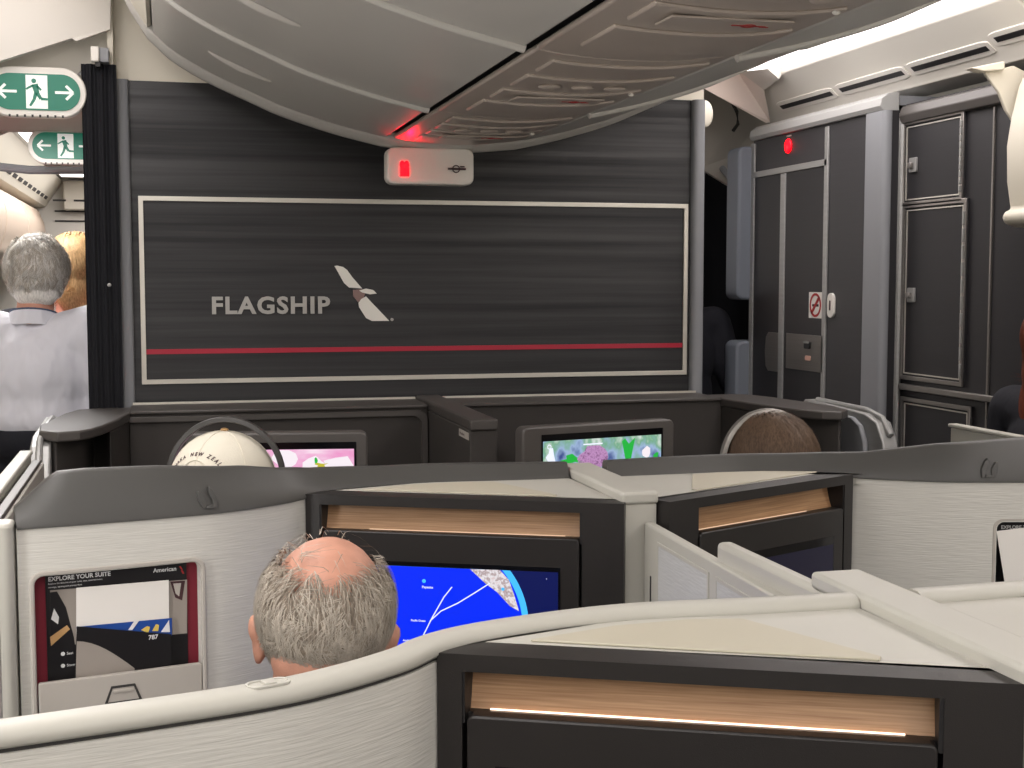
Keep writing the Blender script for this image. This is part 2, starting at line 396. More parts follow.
def suite(row, s, style, screen, label):
    S = side(s, row); dy = ROWY * row; SP = SPS[s]; MODO = MODOS[s]
    root = thing('suite_shell', S(.25, 1.3 + dy, 0), label, 'seat suite', 'shells of the centre suites')
    w = MB(S); w.sweep(SP, lambda i, k: [(0, 0.0), (.03, 0.0), (.03, 1.212), (0, 1.212)], dy)
    wall = w.build('shell_wall', 'shell', root, ang=50)
    if style == 'cream':
        g = MB(S); g.sweep(SP, lambda i, k: [(.003, 1.210), (.03, 1.210), (.03, 1.2165), (.003, 1.2165)], dy); g.build('seam_line', 'seam', root)
        def pr(i, k):
            t0 = .93
            return [(-.001, 1.2165), (-.004, 1.220), (-.004, 1.227), (.0, 1.2325), (.006, 1.235), (.022, 1.235), (.029, 1.232), (.032, 1.227), (.032, 1.2165)]
        g = MB(S); g.sweep(SP, pr, dy); g.build('rim', 'cream', root, ang=60)
    else:
        def pr(i, k):
            x = SP[i][0]; zt = band_top(x); lean = .016 + .012 * math.exp(-((x - .24) / .09) ** 2)
            h = zt - 1.212
            return [(-.004, 1.213), (-.004, 1.218), (lean * .35, 1.212 + h * .45), (lean, zt - .004), (lean + .004, zt), (lean + .02, zt), (lean + .026, zt - .006), (lean + .026, 1.213)]
        g = MB(S); g.sweep(SP, pr, dy); g.build('rim', 'grey_rim', root, ang=60)
    # shelf between rim and console
    poly = [(MODO.x + MN.x * .0505, MODO.y + MN.y * .0505)]
    poly += [(p[0], p[1] - .0005) for p in SP if p[0] > .285]
    e = MODE + MN * .0505; poly += [(.779, e.y - .004)]
    g = MB(S); g.prism([(a, b + dy) for a, b in poly], 1.2, 1.222); g.build('shelf', 'cream', root, bevel=.0015)
    # raised lid on the shelf
    lid = [(.365, 1.345), (.40, 1.356), (.47, 1.378), (.560, 1.384), (.618, 1.372), (.690, 1.196), (.683, 1.187)]
    g = MB(S); g.prism([(a, b + dy) for a, b in lid], 1.222, 1.2248); g.build('shelf_lid', 'cream_inset', root, bevel=.0012)
    T = console(row, s, root, screen)
    # coat hook in the rim
    hx = .083; i = min(range(len(SP)), key=lambda j: abs(SP[j][0] - hx)); p = SP[i]; tdir = (Vector(SP[i + 1]) - Vector(SP[i - 1])).normalized()
    a3 = Vector((tdir.x, tdir.y, 0))
    if style == 'cream':
        TT = lambda a, b, c: S(*(Vector((p[0], p[1] + dy, 1.2355)) + a3 * a + Vector((-a3.y, a3.x, 0)) * (b + .013) + Vector((0, 0, c))))
        g = MB(TT); g.ring(rrect(-.021, .021, -.011, .010, .0095), rrect(-.0185, .0185, -.0085, .0075, .008), -.002, .0008); g.prism(rrect(-.006, .006, -.0095, .004, .002), -.001, .0025)
        g.build('coat_hook', 'cream', root, bevel=.0006)
    else:
        TT = lambda a, b, c: S(*(Vector((p[0], p[1] + dy, 1.243)) + a3 * a + Vector((0, 0, 1)) * b + Vector((a3.y, -a3.x, 0)) * (c - .002)))
        g = MB(TT)
        sl = lambda a, b, c: (a, b, c - .16 * (b + .0))
        g.prism([(-.016, .010), (-.011, .008), (-.004, -.004), (-.004, -.019), (-.009, -.020), (-.014, -.010), (-.017, .002)], -.006, .004, sl)
        g.prism([(.003, .016), (.009, .011), (.016, -.004), (.016, -.020), (.009, -.020), (.008, -.006), (.002, .006)], -.006, .005, sl)
        g.prism([(-.004, -.020), (.009, -.020), (.009, -.014), (-.004, -.016)], -.006, .007, sl)
        g.build('coat_hook', 'grey_rim', root, bevel=.0008)
    # rivets
    # aisle end post, side wall and cap
    g = MB(S)
    g.prism(rrect(-.258, -.209, 1.12 + dy, 1.18 + dy, .015), 0, 1.225); g.build('aisle_post', 'cream', root, bevel=.006, seg=3)
    ye = 2.02 if s > 0 else 1.7
    g = MB(S); g.box(-.262, -.236, 1.20 + dy, ye + dy, 0, 1.205); g.build('aisle_wall', 'cream', root, bevel=.004)
    g = MB(S); g.box(-.258, -.240, 1.22 + dy, ye - .02 + dy, 1.205, 1.213); g.build('wall_cap', 'ledge_grey', root, bevel=.002)
    return root, wall, S
LBL = {(0, 1): 'cream-rimmed ribbed suite shell nearest the camera, behind the balding passenger',
       (0, -1): 'cream-rimmed suite shell at the lower right corner, right of the nearest divider cap',
       (1, 1): 'suite shell with dark grey rim, briefing card pocket and lit world map monitor',
       (1, -1): 'suite shell with dark grey rim at right, idle navy monitor beside curved ribbed wall'}
suites = {}
suites[0, 1] = suite(0, 1, 'cream', 'off', LBL[0, 1])
suites[0, -1] = suite(0, -1, 'cream', 'off', LBL[0, -1])
suites[1, 1] = suite(1, 1, 'grey', 'map', LBL[1, 1])
suites[1, -1] = suite(1, -1, 'grey', 'idle', LBL[1, -1])

# literature pockets on the second row's shells
def pocket(s):
    root, wall, S = suites[1, s]
    A = Vector((-.235, 1.135 + ROWY, 0)); B = Vector((.07, 1.204 + ROWY, 0)); a = (B - A).normalized(); n = Vector((a.y, -a.x, 0)); A1 = A + Vector((ROWX, 0, 0))
    def T(u, z, c): p = A + a * u + n * c; return S(p.x, p.y, z)
    def loc(px, py): w = PPL(px, py, A1, n); return ((w - A1).dot(a), w.z)
    l = loc(33, 640); r = loc(204, 640); t = loc(120, 567)[1]; 
    u0, u1, z1, z0 = l[0], r[0], t + .001, 1.1 - .235
    if s < 0: u0 -= .018; u1 -= .018
    cb = MB(T); cb.prism(rrect(u0 + .004, u1 - .004, z0, z1 - .004, .014), -.024, .02); cut(wall, cb)
    g = MB(T); g.ring(rrect(u0 - .004, u1 + .004, z0 - .004, z1 + .004, .02, 6), rrect(u0 + .0035, u1 - .0035, z0 + .0035, z1 - .0035, .015, 6), -.001, .005); 
    g.build('pocket_frame', 'flap', root, bevel=.002)
    g = MB(T); g.prism(rrect(u0 + .004, u1 - .004, z0, z1 - .004, .014), -.0238, -.0225); g.build('pocket_lining', 'maroon', root)
    # flap
    ft = loc(36, 681)[1] * .5 + loc(203, 665)[1] * .5
    g = MB(T); g.prism(rrect(u0 + .006, u1 - .005, z0 + .006, ft, .004), -.006, .004); fl = g.build('pocket_flap', 'flap', root, bevel=.0015)
    cu = loc(123, 698)[0]; zt = ft - .019
    poly = [(cu - .030, zt - .028), (cu - .019, zt), (cu + .019, zt), (cu + .030, zt - .028)]
    inn = [(cu - .025, zt - .026), (cu - .017, zt - .004), (cu + .017, zt - .004), (cu + .025, zt - .026)]
    g = MB(T); g.ring(poly, inn, .004, .0048); g.build('latch_outline', 'seam', fl)
    g = MB(T); g.box(cu - .017, cu + .017, zt - .0115, zt - .0065, .004, .007); g.build('latch_bar', 'flap', fl, bevel=.001)
    return root, T, loc, (u0, u1, z0, z1, ft)
root, T, loc, (u0, u1, z0, z1, ft) = pocket(1)
# label above the pocket
c_ = loc(121, 550); g = MB(T); g.prism(rrect(c_[0] - .030, c_[0] + .030, c_[1] - .0065, c_[1] + .0065, .005), 0, .0012); lb = g.build('label_plate', 'cream', root)
text('Briefing cards only', .0072, lambda a, b, c: T(c_[0] + a, c_[1] - .0025 + b, .0014 + c), 'icon', 'label_writing', lb, ext=.0001, bold=.00005, align='CENTER')
# black briefing card
cu0, cz1 = loc(47, 577)[0], z1 - .007
cu1 = loc(190, 600)[0]
crd = thing('briefing_card', T((cu0 + cu1) / 2, ft - .05, -.018), 'black briefing card reading EXPLORE YOUR SUITE in the maroon-lined pocket', 'card')
g = MB(T); g.box(cu0, cu1, ft - .05, cz1, -.0215, -.0205); g.build('card_sheet', 'card_black', crd)
def cl(px, py): return loc(px + 1.0, py)
tw = loc(50, 585)
text('EXPLORE YOUR SUITE', .0098, lambda a, b, c: T(tw[0] + a, loc(50, 584)[1] + b, -.0202 + c), 'print_white', 'card_title', crd, ext=.0001, bold=.00025)
for k, (pw, py) in enumerate(((130, 587.5), (128, 591))):
    text('Explore the features of your suite, seat, entertainment,' if k == 0 else 'stowage, lighting and privacy door', .0038, lambda a, b, c, py=py: T(tw[0] + a, loc(50, py)[1] + b, -.0202 + c), 'print_white', 'card_text', crd, ext=.0001)
ta = loc(156, 575)
text('American', .0098, lambda a, b, c: T(ta[0] + a, ta[1] + b, -.0202 + c), 'print_white', 'card_brand', crd, ext=.0001, bold=.00015)
g = MB(T); e0 = loc(182, 570); g.prism([(e0[0], e0[1] + .002), (e0[0] + .003, e0[1] + .002), (e0[0] + .006, e0[1] - .004), (e0[0] + .004, e0[1] - .004)], -.0205, -.0202); g.prism([(e0[0] + .003, e0[1] - .005), (e0[0] + .006, e0[1] - .005), (e0[0] + .0085, e0[1] - .011), (e0[0] + .006, e0[1] - .011)], -.0205, -.0202)
g.build('card_emblem', 'icon_red', crd, smooth=False)
def qd(pts, c0, c1, nm, m, par):
    g = MB(T); g.prism([loc(*p) for p in pts], c0, c1); return g.build(nm, m, par, smooth=False)
qd([(52, 593), (190, 582), (190, 636), (52, 650)], -.0205, -.0201, 'card_photo', 'photo_grey', crd)
qd([(52, 595), (59, 594), (68, 610), (76, 640), (77, 648), (52, 650)], -.0201, -.0199, 'card_photo_console', 'card_black', crd)
qd([(52, 640), (69, 628), (72, 632), (53, 649)], -.0199, -.0197, 'card_photo_table', 'tan', crd)
qd([(53, 622), (56, 611), (61, 620), (60, 627)], -.0199, -.0197, 'card_photo_glass', 'print_white', crd)
qd([(173, 584), (188, 583), (185, 603), (178, 600)], -.0201, -.0199, 'card_photo_frame', 'icon', crd)
qd([(176, 586), (184, 585.5), (182, 599), (178.5, 596)], -.0199, -.0197, 'card_photo_pane', 'flap', crd)
for py in (657, 669):
    q = loc(65, py); g = MB(T); g.prism([(q[0] + .0033 * math.cos(R(30 * k)), q[1] + .0033 * math.sin(R(30 * k))) for k in range(12)], -.0205, -.0201); g.build('card_bullet', 'print_white', crd)
    text('Seat' if py < 660 else 'Stowage', .006, lambda a, b, c, q=q: T(q[0] + .006 + a, q[1] - .002 + b, -.0202 + c), 'print_white', 'card_bullet_text', crd, ext=.0001)
# magazine and papers
mg = thing('magazine', T(loc(125, 660)[0], ft - .02, -.015), 'dark magazine with grey curve and number 787 in front of the briefing card', 'magazine')
cd_ = -.0125
def qm(pts, c, nm, m, par): 
    g = MB(T); g.prism([loc(*p) for p in pts], c - .0006, c); return g.build(nm, m, par, smooth=False)
qm([(78, 628), (173, 636), (173, 672), (76, 680)], -.012, 'cover', 'card_black', mg)
cv = []
for t in range(9):
    x = 78 + 58 * t / 8; cv.append((x, 643 + 27 * (1 - math.cos(R(90 * t / 8))) ** 1.0))
qm([(77, 680)] + cv + [(136, 674)], -.0114, 'cover_photo', 'photo_grey', mg)
q = loc(150, 641.5); text('787', .0105, lambda a, b, c: T(q[0] + a, q[1] + b, -.0119 + c), 'print_white', 'cover_number', mg, ext=.0001, bold=.0002)
sh = thing('blue_leaflet', T(loc(140, 625)[0], ft, -.016), 'bright blue leaflet edge sticking out above the dark magazine', 'leaflet')
qm([(78, 631), (78, 629), (174, 620), (174, 638), (150, 636)], -.0145, 'sheet', 'blue', sh)
qm([(130, 632), (136, 623), (141, 622.5), (134, 632)], -.0138, 'white_swoosh', 'print_white', sh)
qm([(143, 632), (149, 628), (152, 629), (150, 635)], -.0138, 'yellow_patch', 'yellow', sh); qm([(154, 633), (158, 626), (161, 627), (160, 633)], -.0138, 'yellow_spot', 'yellow', sh)
qm([(163, 634), (171, 622), (172, 634)], -.0138, 'white_mark', 'print_white', sh)
pp = thing('paper_sheet', T(loc(125, 610)[0], ft, -.017), 'blank white sheet of paper standing behind the blue leaflet', 'paper')
qm([(78, 590), (171, 582), (171.5, 640), (78, 645)], -.0165, 'sheet', 'paper', pp)
# right pocket: card and white leaflet
root2, T2, loc2_, dims = pocket(-1)
(v0, v1, y0, y1, f2) = dims
cr = thing('briefing_card', T2((v0 + v1) / 2, f2 - .05, -.018), 'black briefing card in the pocket at the right edge of the photo', 'card')
g = MB(T2); g.box(v0 + .012, v1 - .012, f2 - .05, y1 - .008, -.0215, -.0205); g.build('card_sheet', 'card_black', cr)
S2 = side(-1)
def T2t(a, b, c): return T2(v1 - .022 - a, b, c)
text('EXPLORE YOUR SUITE', .0098, lambda a, b, c: T2t(a, y1 - .022 + b, -.0202 + c), 'print_white', 'card_title', cr, ext=.0001, bold=.00025)
wl = thing('white_leaflet', T2(.1, f2, -.01), 'white leaflet slanting out of the pocket at the right edge', 'leaflet')
g = MB(T2); g.prism([(v1 - .004, y1 - .022), (v1 - .036, f2 - .02), (v0 + .06, f2 - .01), (v0 + .03, y1 + .005), (v0 + .06, y1 + .004)], .003, .0038)
g2 = g.build('sheet', 'paper', wl)
# ------------------------------------------------------------------ centre dividers
def divider(y0, y1, label, seen_post):
    d = thing('centre_divider', (CX, y0, 0), label, 'divider', 'cream dividers on the centre line')
    c = CX - .008 if y0 < 2 else CX + ROWX - .005
    g = MB(); g.box(c - .034, c + .034, y0, y1, 1.2165, 1.2385); g.build('divider_cap', 'cream', d, bevel=.006, seg=3)
    g = MB(); g.box(c - .031, c + .031, y0 + .004, y1 - .01, 0, 1.2165); g.build('divider_post', 'cream', d, bevel=.002)
    return d
divider(1.06, 1.52, 'wide cream divider cap running from the right picture edge between the nearest suites', False)
divider(2.172, 2.56, 'cream divider cap and post between the lit map console and the idle console', True)
def privacy(x0, x1, y0, y1, zt, label, capr, kind):
    p = thing('privacy_panel', ((x0 + x1) / 2, (y0 + y1) / 2, 0), label, 'privacy panel', 'sliding privacy panels on the centre line')
    TS = (lambda a, b, c: Vector((a + (b - 1.42) * .038, b, c))) if kind == 'A' else ID
    g = MB(TS); g.box(x0, x1, y0, y1, .5, zt); pn = g.build('panel', 'cream', p, bevel=.004 if not capr else .008, seg=3)
    m = lambda a, b, c: (x0 - c, a, b)
    if kind == 'A':
        for (ya, yb, za, zb, zc) in ((2.09, 1.86, 1.13, 1.160, .8), (1.82, 1.58, 1.13, 1.160, .8)):
            g = MB(TS); poly = [(ya, zc), (ya, zb), (yb, zb), (yb, zc)]
            g.prism(poly, .0, .0012, m); g.build('textured_inset', 'divider', pn)
            g = MB(TS); o = [(ya + .006, zc - .006), (ya + .006, zb + .006), (yb - .006, zb + .006), (yb - .006, zc - .006)]
            g.ring(o, poly, .0, .002, m); g.build('inset_frame', 'cream', pn, bevel=.0006)
        g = MB(TS); g.box(x0 - .0015, x0 + .001, 2.13, 2.134, .8, 1.1); g.build('latch_slot', 'seam', pn)
    return p
privacy(.764, .782, 1.42, 2.171, 1.186, 'flat privacy panel with two textured insets beside the far divider post', False, 'A')
privacy(.789, .815, 1.522, 1.85, 1.213, 'round-topped sliding privacy panel standing just beyond the nearest divider cap', True, 'B')

# ------------------------------------------------------------------ suite doors along the aisles
def suite_door(row, s, lab):
    xo = 0 if s > 0 else -.13
    S0 = side(s, row); S = lambda a, b_, c: S0(a + xo, b_, c); dy = ROWY * row
    g = thing('suite_door', S(-.305, 1.6 + dy, 0), lab, 'suite door', 'open suite doors beside the aisles')
    b = MB(S); b.box(-.290, -.268, 1.17 + dy, 2.08 + dy, .06, 1.214); b.build('door_panel', 'cream', g, bevel=.003)
    b = MB(S); b.box(-.293, -.265, 1.16 + dy, 2.09 + dy, 1.214, 1.224); b.build('door_top_rail', 'cream', g, bevel=.003)
    b = MB(S); b.box(-.2695, -.2645, 1.3 + dy, 1.9 + dy, 1.08, 1.20); b.build('latch_strip', 'ledge_grey', g, bevel=.001)
suite_door(1, 1, 'cream topped open suite door along the left aisle')
suite_door(1, -1, 'open suite door along the right aisle beyond the grey rim')

# ------------------------------------------------------------------ front row against the partition
YB = 4.30
def front_row(s):
    S = side(s)
    r = thing('front_suite', S(.25, 3.9, 0), 'dark %s front suite furniture against the streaked partition, %s' % (('left', 'curved end console and literature card') if s > 0 else ('right', 'metal-edged end console')), 'seat suite', 'front suites below the partition')
    # back wall
    b = MB(S); b.box(-.105, .772, 4.05, 4.08, 0, 1.214); b.build('back_wall', 'brown_grey', r)
    b = MB(S); b.box(-.105, .772, 4.04, 4.252, 1.214, 1.224); b.build('wall_ledge', 'ledge_grey', r, bevel=.003)
    b = MB(S); b.box(-.10, .772, 4.252, 4.259, 1.200, 1.230); b.build('bright_edge', 'trim', r)
    # raised border round the fabric, right corner rounded
    m = lambda a, b_, c: (a, 4.05 - c, b_)
    if s > 0:
        o = rrect(-.16, .772, .5, 1.2065, .03); i_ = rrect(-.14, .752, .52, 1.190, .03)
        b = MB(S); b.ring(o, i_, 0, .012, m); b.build('wall_border', 'ledge_grey', r, bevel=.002)
    # end console
    top = [(-.10, 4.19), (-.1035, 4.04), (-.13, 3.84), (-.165, 3.68), (-.187, 3.61), (-.215, 3.565), (-.268, 3.545), (-.315, 3.60), (-.325, 3.74), (-.285, 4.05), (-.255, 4.16), (-.20, 4.19)]
    b = MB(S); b.prism(top, 1.196, 1.222); b.build('console_top', 'ledge_grey', r, bevel=.005, seg=3)
    inn = [(-.105, 4.18), (-.108, 4.04), (-.135, 3.84), (-.150, 3.78), (-.165, 3.86), (-.20, 3.90), (-.225, 3.74), (-.245, 3.62), (-.275, 3.57), (-.305, 3.62), (-.315, 3.74), (-.275, 4.05), (-.24, 4.18)]
    b = MB(S); b.prism(inn, 0, 1.196); b.build('console_body', 'brown_grey', r, bevel=.006)
    # metal door post with rounded shoulder
    xo = 0 if s > 0 else -.10
    sh = [(3.50, 0), (3.50, 1.05), (3.52, 1.13), (3.56, 1.185), (3.63, 1.205), (4.02, 1.215), (4.04, 1.20), (4.04, 0)]
    b = MB(S); b.prism(sh, -.335 + xo, -.285 + xo, lambda a, b_, c: (c, a, b_)); b.build('door_post', 'alu', r, bevel=.005, seg=3)
    sh2 = [(3.60, 0), (3.60, 1.12), (3.63, 1.17), (3.68, 1.19), (4.0, 1.20), (4.0, 0)]
    b = MB(S); b.prism(sh2, -.284 + xo, -.268 + xo, lambda a, b_, c: (c, a, b_)); b.build('inner_post', 'alu_grey', r, bevel=.004)
    b = MB(S); b.tube([(-.312 + xo, 3.52, 1.15), (-.312 + xo, 3.57, 1.196), (-.312 + xo, 3.66, 1.212), (-.312 + xo, 3.98, 1.216)], .009, 10); b.build('grab_edge', 'alu', r)
    # monitor on the wall
    if s > 0: A = Vector((.045, 3.52, 0)); a = Vector((math.cos(R(-9)), math.sin(R(-9)), 0)); W = .460
    else: A = None
    mr = thing('seat_monitor', (0, 0, 0), 'x', 'monitor', 'lit monitors of the front suites')
    if s > 0:
        mr.location = (.27, 3.5, .85); tag(mr, 'monitor with pink flower picture behind the white cap')
    else:
        A = Vector((.898, 3.385, 0)); a = Vector((math.cos(R(13)), math.sin(R(13)), 0)); W = .475; mr.location = (1.12, 3.46, .85); tag(mr, 'monitor with green and lilac picture right of the front divider')
    n = Vector((a.y, -a.x, 0))
    T = lambda u, z, c: Vector((A.x, A.y, 0)) + a * u + n * c + Vector((0, 0, z))
    z0, z1 = .90, 1.213 if s > 0 else 1.219
    b = MB(T); b.prism(rrect(0, W, z0, z1, .018), -.045, 0); hs = b.build('housing', 'ledge_grey' if 0 else M['bezel'], mr, bevel=.006, seg=3)
    N = n; P0 = T(0, 0, .001)
    def loc(px, py): w = PPL(px, py, P0, N); return ((w - A).dot(a), w.z)
    if s > 0: q0 = loc(250, 450); q1 = loc(354, 450); s0, s1, zt = q0[0], q1[0], q1[1]; zt = loc(330, 449)[1]
    else: q0 = loc(543, 442); q1 = loc(661, 434); s0, s1 = q0[0], q1[0]; zt = (q0[1] + q1[1]) / 2
    b = MB(T); b.box(s0 - .004, s1 + .006, z0 + .03, zt + .018, .0005, .0015); b.build('screen_glass', 'glass_black', mr)
    b = MB(T); b.box(s0, s1, z0 + .034, zt, .0016, .0020); sc = b.build('screen', 'pink' if s > 0 else 'garden', mr)
    rnd = random.Random(5)
    def blob(px, py, rx, rz, m_, nm, k=14, w=.25, c=.0022):
        q = loc(px, py); b = MB(T); pts = []
        for i in range(k):
            r_ = 1 + rnd.uniform(-w, w); pts.append((min(s1 - .001, max(s0 + .001, q[0] + rx * r_ * math.cos(2 * math.pi * i / k))), min(zt - .001, q[1] + rz * r_ * math.sin(2 * math.pi * i / k))))
        b.prism(pts, c, c + .0002); b.build(nm, m_, mr, smooth=False)
    if s > 0:
        blob(285, 459, .032, .022, 'petal', 'picture_petal', 10, .15); blob(314, 466, .03, .028, 'petal', 'picture_petal', 9, .3); blob(338, 466, .035, .028, 'petal', 'picture_petal', 7, .3)
        blob(322, 465, .014, .006, 's_yellow', 'picture_stamen', 11, .6, .0026); blob(316, 461, .004, .008, 's_green', 'picture_stem', 8, .3, .0027)
    else:
        blob(593, 458, .045, .032, 's_lilac', 'picture_flower', 16, .15)
        q = loc(628, 446); w_ = .026; b = MB(T); b.prism([(q[0] - .02, zt - .012), (q[0] - .01, zt - .005), (q[0] + .002, zt - .02), (q[0] + .022, zt - .004), (q[0] + .006, zt - .075), (q[0] - .006, zt - .075)], .0022, .0024); b.build('picture_leaf', 's_green', mr, smooth=False)
        blob(572, 460, .03, .012, 's_green', 'picture_leaf', 12, .5); blob(551, 457, .012, .018, 'map_line', 'picture_blossom', 10, .4, .0025); blob(645, 453, .014, .016, 'petal', 'picture_blossom', 10, .4); blob(656, 458, .008, .02, 's_green', 'picture_leaf', 9, .5)
        q = loc(583, 444.5); b = MB(T); b.box(q[0], q[0] + .06, q[1] - .0018, q[1] + .0018, .0028, .003); b.build('picture_caption', 'map_line', mr)
        q = loc(549, 447); b = MB(T); b.ring(rrect(q[0] - .006, q[0] + .006, q[1] - .006, q[1] + .006, .005), rrect(q[0] - .004, q[0] + .004, q[1] - .004, q[1] + .004, .003), .0028, .003); b.build('picture_badge', 'map_line', mr)
    b = MB(T); b.box(W * .35, W * .65, z0 + .1, z1 - .1, -.12, -.046); b.build('monitor_arm', 'black', mr)
    return r, S
M['bezel'] = mat('monitor_housing', (86, 82, 79), .4)
front_row(1); front_row(-1)
d = thing('centre_divider', (CX, 3.4, 0), 'dark grey divider between the two front suites with a small label', 'divider')
b = MB(); b.box(CX - .041, CX + .033, 3.468, 4.26, 0, 1.205); b.build('divider_post', 'brown_grey', d, bevel=.003)
b = MB(); b.box(CX - .042, CX + .034, 3.46, 4.26, 1.205, 1.2345); b.build('divider_cap', 'ledge_grey', d, bevel=.005, seg=3)
b = MB(); b.box(CX - .043, CX - .040, 3.482, 3.60, 1.178, 1.197); lb = b.build('label_plate', 'flap', d)
text('Headset', .012, lambda a, b_, c: Vector((CX - .0431 - c, 3.59 - a * 1.5, 1.184 + b_)), 'icon', 'label_writing', lb, ext=.0001)
# safety card in the front-left console
cd = thing('safety_card', (-.1, 3.93, 1.0), 'small picture card standing in the front left console slot', 'card')
Tc = lambda a, b_, c: PY(102, 432, 3.9) + Vector((-.001, -.001, 0)) + Vector((.82, .57, 0)) * (a * .9 - .015) + Vector((0, 0, 1)) * (b_ - .17) + Vector((.57, -.82, 0)) * c
p1 = PY(88, 438, 3.905); p2 = PY(102, 431, 3.965)
aa = (Vector((p2.x, p2.y, 0)) - Vector((p1.x, p1.y, 0))); L_ = aa.length; aa.normalize()
Tc = frame_T((p1.x, p1.y, 0), aa, (0, 0, 1))
b = MB(Tc); b.box(0, L_, 1.0, p2.z, -.001, .001); b.build('card_sheet', 'card_black', cd)
b = MB(Tc); b.box(.006, L_ - .006, 1.0, p2.z - .055, .001, .0016); b.build('card_photo', M['card_pic'] if 'card_pic' in M else mat('card_pic', (150, 120, 110), .6, noise_amt=.4, nscale=(60, 60, 60)), cd)
b = MB(Tc); b.box(.006, L_ * .55, p2.z - .03, p2.z - .022, .001, .0016); b.build('card_title', 'print_white', cd)
b = MB(Tc); b.box(-.0015, .0015, 1.0, p2.z, -.0015, .0015); b.build('card_edge', 'print_white', cd)

# ------------------------------------------------------------------ partition with the sign
XL = PY(113, 240, YB).x; XR = PY(702, 240, YB).x
pt = thing('partition', (CX, YB, 0), 'dark streaked partition with FLAGSHIP lettering, metal frame and red stripe', 'partition')
b = MB(); b.box(XL + .03, XR - .03, YB, YB + .05, 0, 2.205); b.build('panel', 'bulk', pt)
for x0, x1 in ((XL, PY(132, 240, YB).x), (PY(690, 240, YB).x, XR)):
    b = MB(); b.prism(rrect(x0, x1, YB - .03, YB + .07, .018), 0, 2.205); b.build('edge_column', 'alu_grey', pt)
TB = lambda a, b_, c: Vector((a, YB - c, b_))
def pb(px, py): w = PY(px, py, YB - .002); return (w.x, w.z)
c0, c1, c2, c3 = pb(137, 196), pb(688, 204), pb(686, 374), pb(143, 385)
x0 = (c0[0] + c3[0]) / 2; x1 = (c1[0] + c2[0]) / 2; zt = (c0[1] + c1[1]) / 2; zb = (c2[1] + c3[1]) / 2
b = MB(TB); o = [(x0, zb), (x1, zb), (x1, zt), (x0, zt)]; w = .0145; i_ = [(x0 + w, zb + w), (x1 - w, zb + w), (x1 - w, zt - w), (x0 + w, zt - w)]
b.ring(o, i_, 0, .008); b.build('picture_frame', 'trim', pt, bevel=.001)
b = MB(TB); zs = (pb(147, 351)[1] + pb(682, 346)[1]) / 2; b.box(x0 + w, x1 - w, zs - .0075, zs + .0075, 0, .003); b.build('red_stripe', 'red_stripe', pt)
l = pb(211, 313.5); r_ = pb(329, 312)
hh = pb(215, 297)[1] - l[1]
lt = text('FLAGSHIP', hh / .7, lambda a, b_, c: Vector((l[0] + a, YB - .004 - c, l[1] + b_)), 'letter', 'lettering', pt, bold=.0022, ext=.004, sx=1.0, space=1.12)
wd = max(v.co.x for v in lt.data.vertices) - min(v.co.x for v in lt.data.vertices); k = (r_[0] - l[0]) / wd
mnx = min(v.co.x for v in lt.data.vertices)
for v in lt.data.vertices: v.co.x = mnx + (v.co.x - mnx) * k
def em(pts, nm, m, c=.006):
    b = MB(TB); b.prism([pb(*p) for p in pts], .0, c); return b.build(nm, m, pt, smooth=False)
em([(334.5, 266), (337, 265.6), (343, 267), (347, 270), (352, 277), (362, 288.5), (349, 287.5), (344, 283), (339, 274)], 'emblem_wing', 'emblem')
em([(353, 290), (364, 289), (366, 291), (362, 301), (358, 302), (353, 296)], 'emblem_band', 'emblem_band', .005)
em([(359, 290.5), (366, 288.6), (373, 290), (376.5, 293.5), (370, 294.3), (362, 292.5)], 'emblem_head', 'emblem', .007)
em([(366, 296.5), (373, 304), (389, 320.8), (372, 321), (366, 318), (359, 307), (358.5, 303), (361, 299)], 'emblem_tail', 'emblem')
b = MB(TB); q = pb(392, 319.5); b.prism([(q[0] + .005 * math.cos(R(30 * k_)), q[1] + .005 * math.sin(R(30 * k_))) for k_ in range(12)], 0, .004); b.build('emblem_mark', 'letter', pt)

# ------------------------------------------------------------------ setting: floor, header, ceilings, walls
b = MB(); b.box(-2.0, 3.6, -2.5, 14, -.05, 0); struct(b.build('floor', 'carpet'), 'dark cabin carpet')
b = MB(); b.box(XL - .005, XR - .0, YB - .002, YB + .05, 2.205, 2.62); struct(b.build('wall_front', 'bin_cream'), 'cream header panel above the streaked partition')
# ------------------------------------------------------------------ centre overhead bins
CB = .84
HP = [(.205, 2.018), (.35, 2.052), (.5, 2.098), (.6, 2.140), (.7, 2.184), (.8, 2.240), (.86, 2.292)]
prof = [(p.x, p.y) for p in catmull([(a, b, 0) for a, b in HP], 4)]
rail = [(p.x, p.y) for p in catmull([(.873, 2.305, 0), (.895, 2.34, 0), (.93, 2.40, 0), (.95, 2.47, 0), (.955, 2.60, 0)], 4)]
def shell_strip(g, S, pr, y0, y1, th=.012):
    rows = []
    n = len(pr)
    nor = []
    for i in range(n):
        t = Vector((pr[min(i + 1, n - 1)][0] - pr[max(i - 1, 0)][0], pr[min(i + 1, n - 1)][1] - pr[max(i - 1, 0)][1])).normalized(); nor.append((-t.y, t.x))
    for i in range(n):
        u, z = pr[i]; a, b_ = nor[i]
        rows.append([(u, y0, z), (u, y1, z), (u + a * th, y1, z + b_ * th), (u + a * th, y0, z + b_ * th)])
    g.loft(rows)
def SB(s): return lambda a, b, c: Vector((CB - s * a, b, c))
def pz(u):
    for i in range(len(prof) - 1):
        if prof[i][0] <= u <= prof[i + 1][0]: t = (u - prof[i][0]) / (prof[i + 1][0] - prof[i][0]); return prof[i][1] * (1 - t) + prof[i + 1][1] * t
    return prof[-1][1]
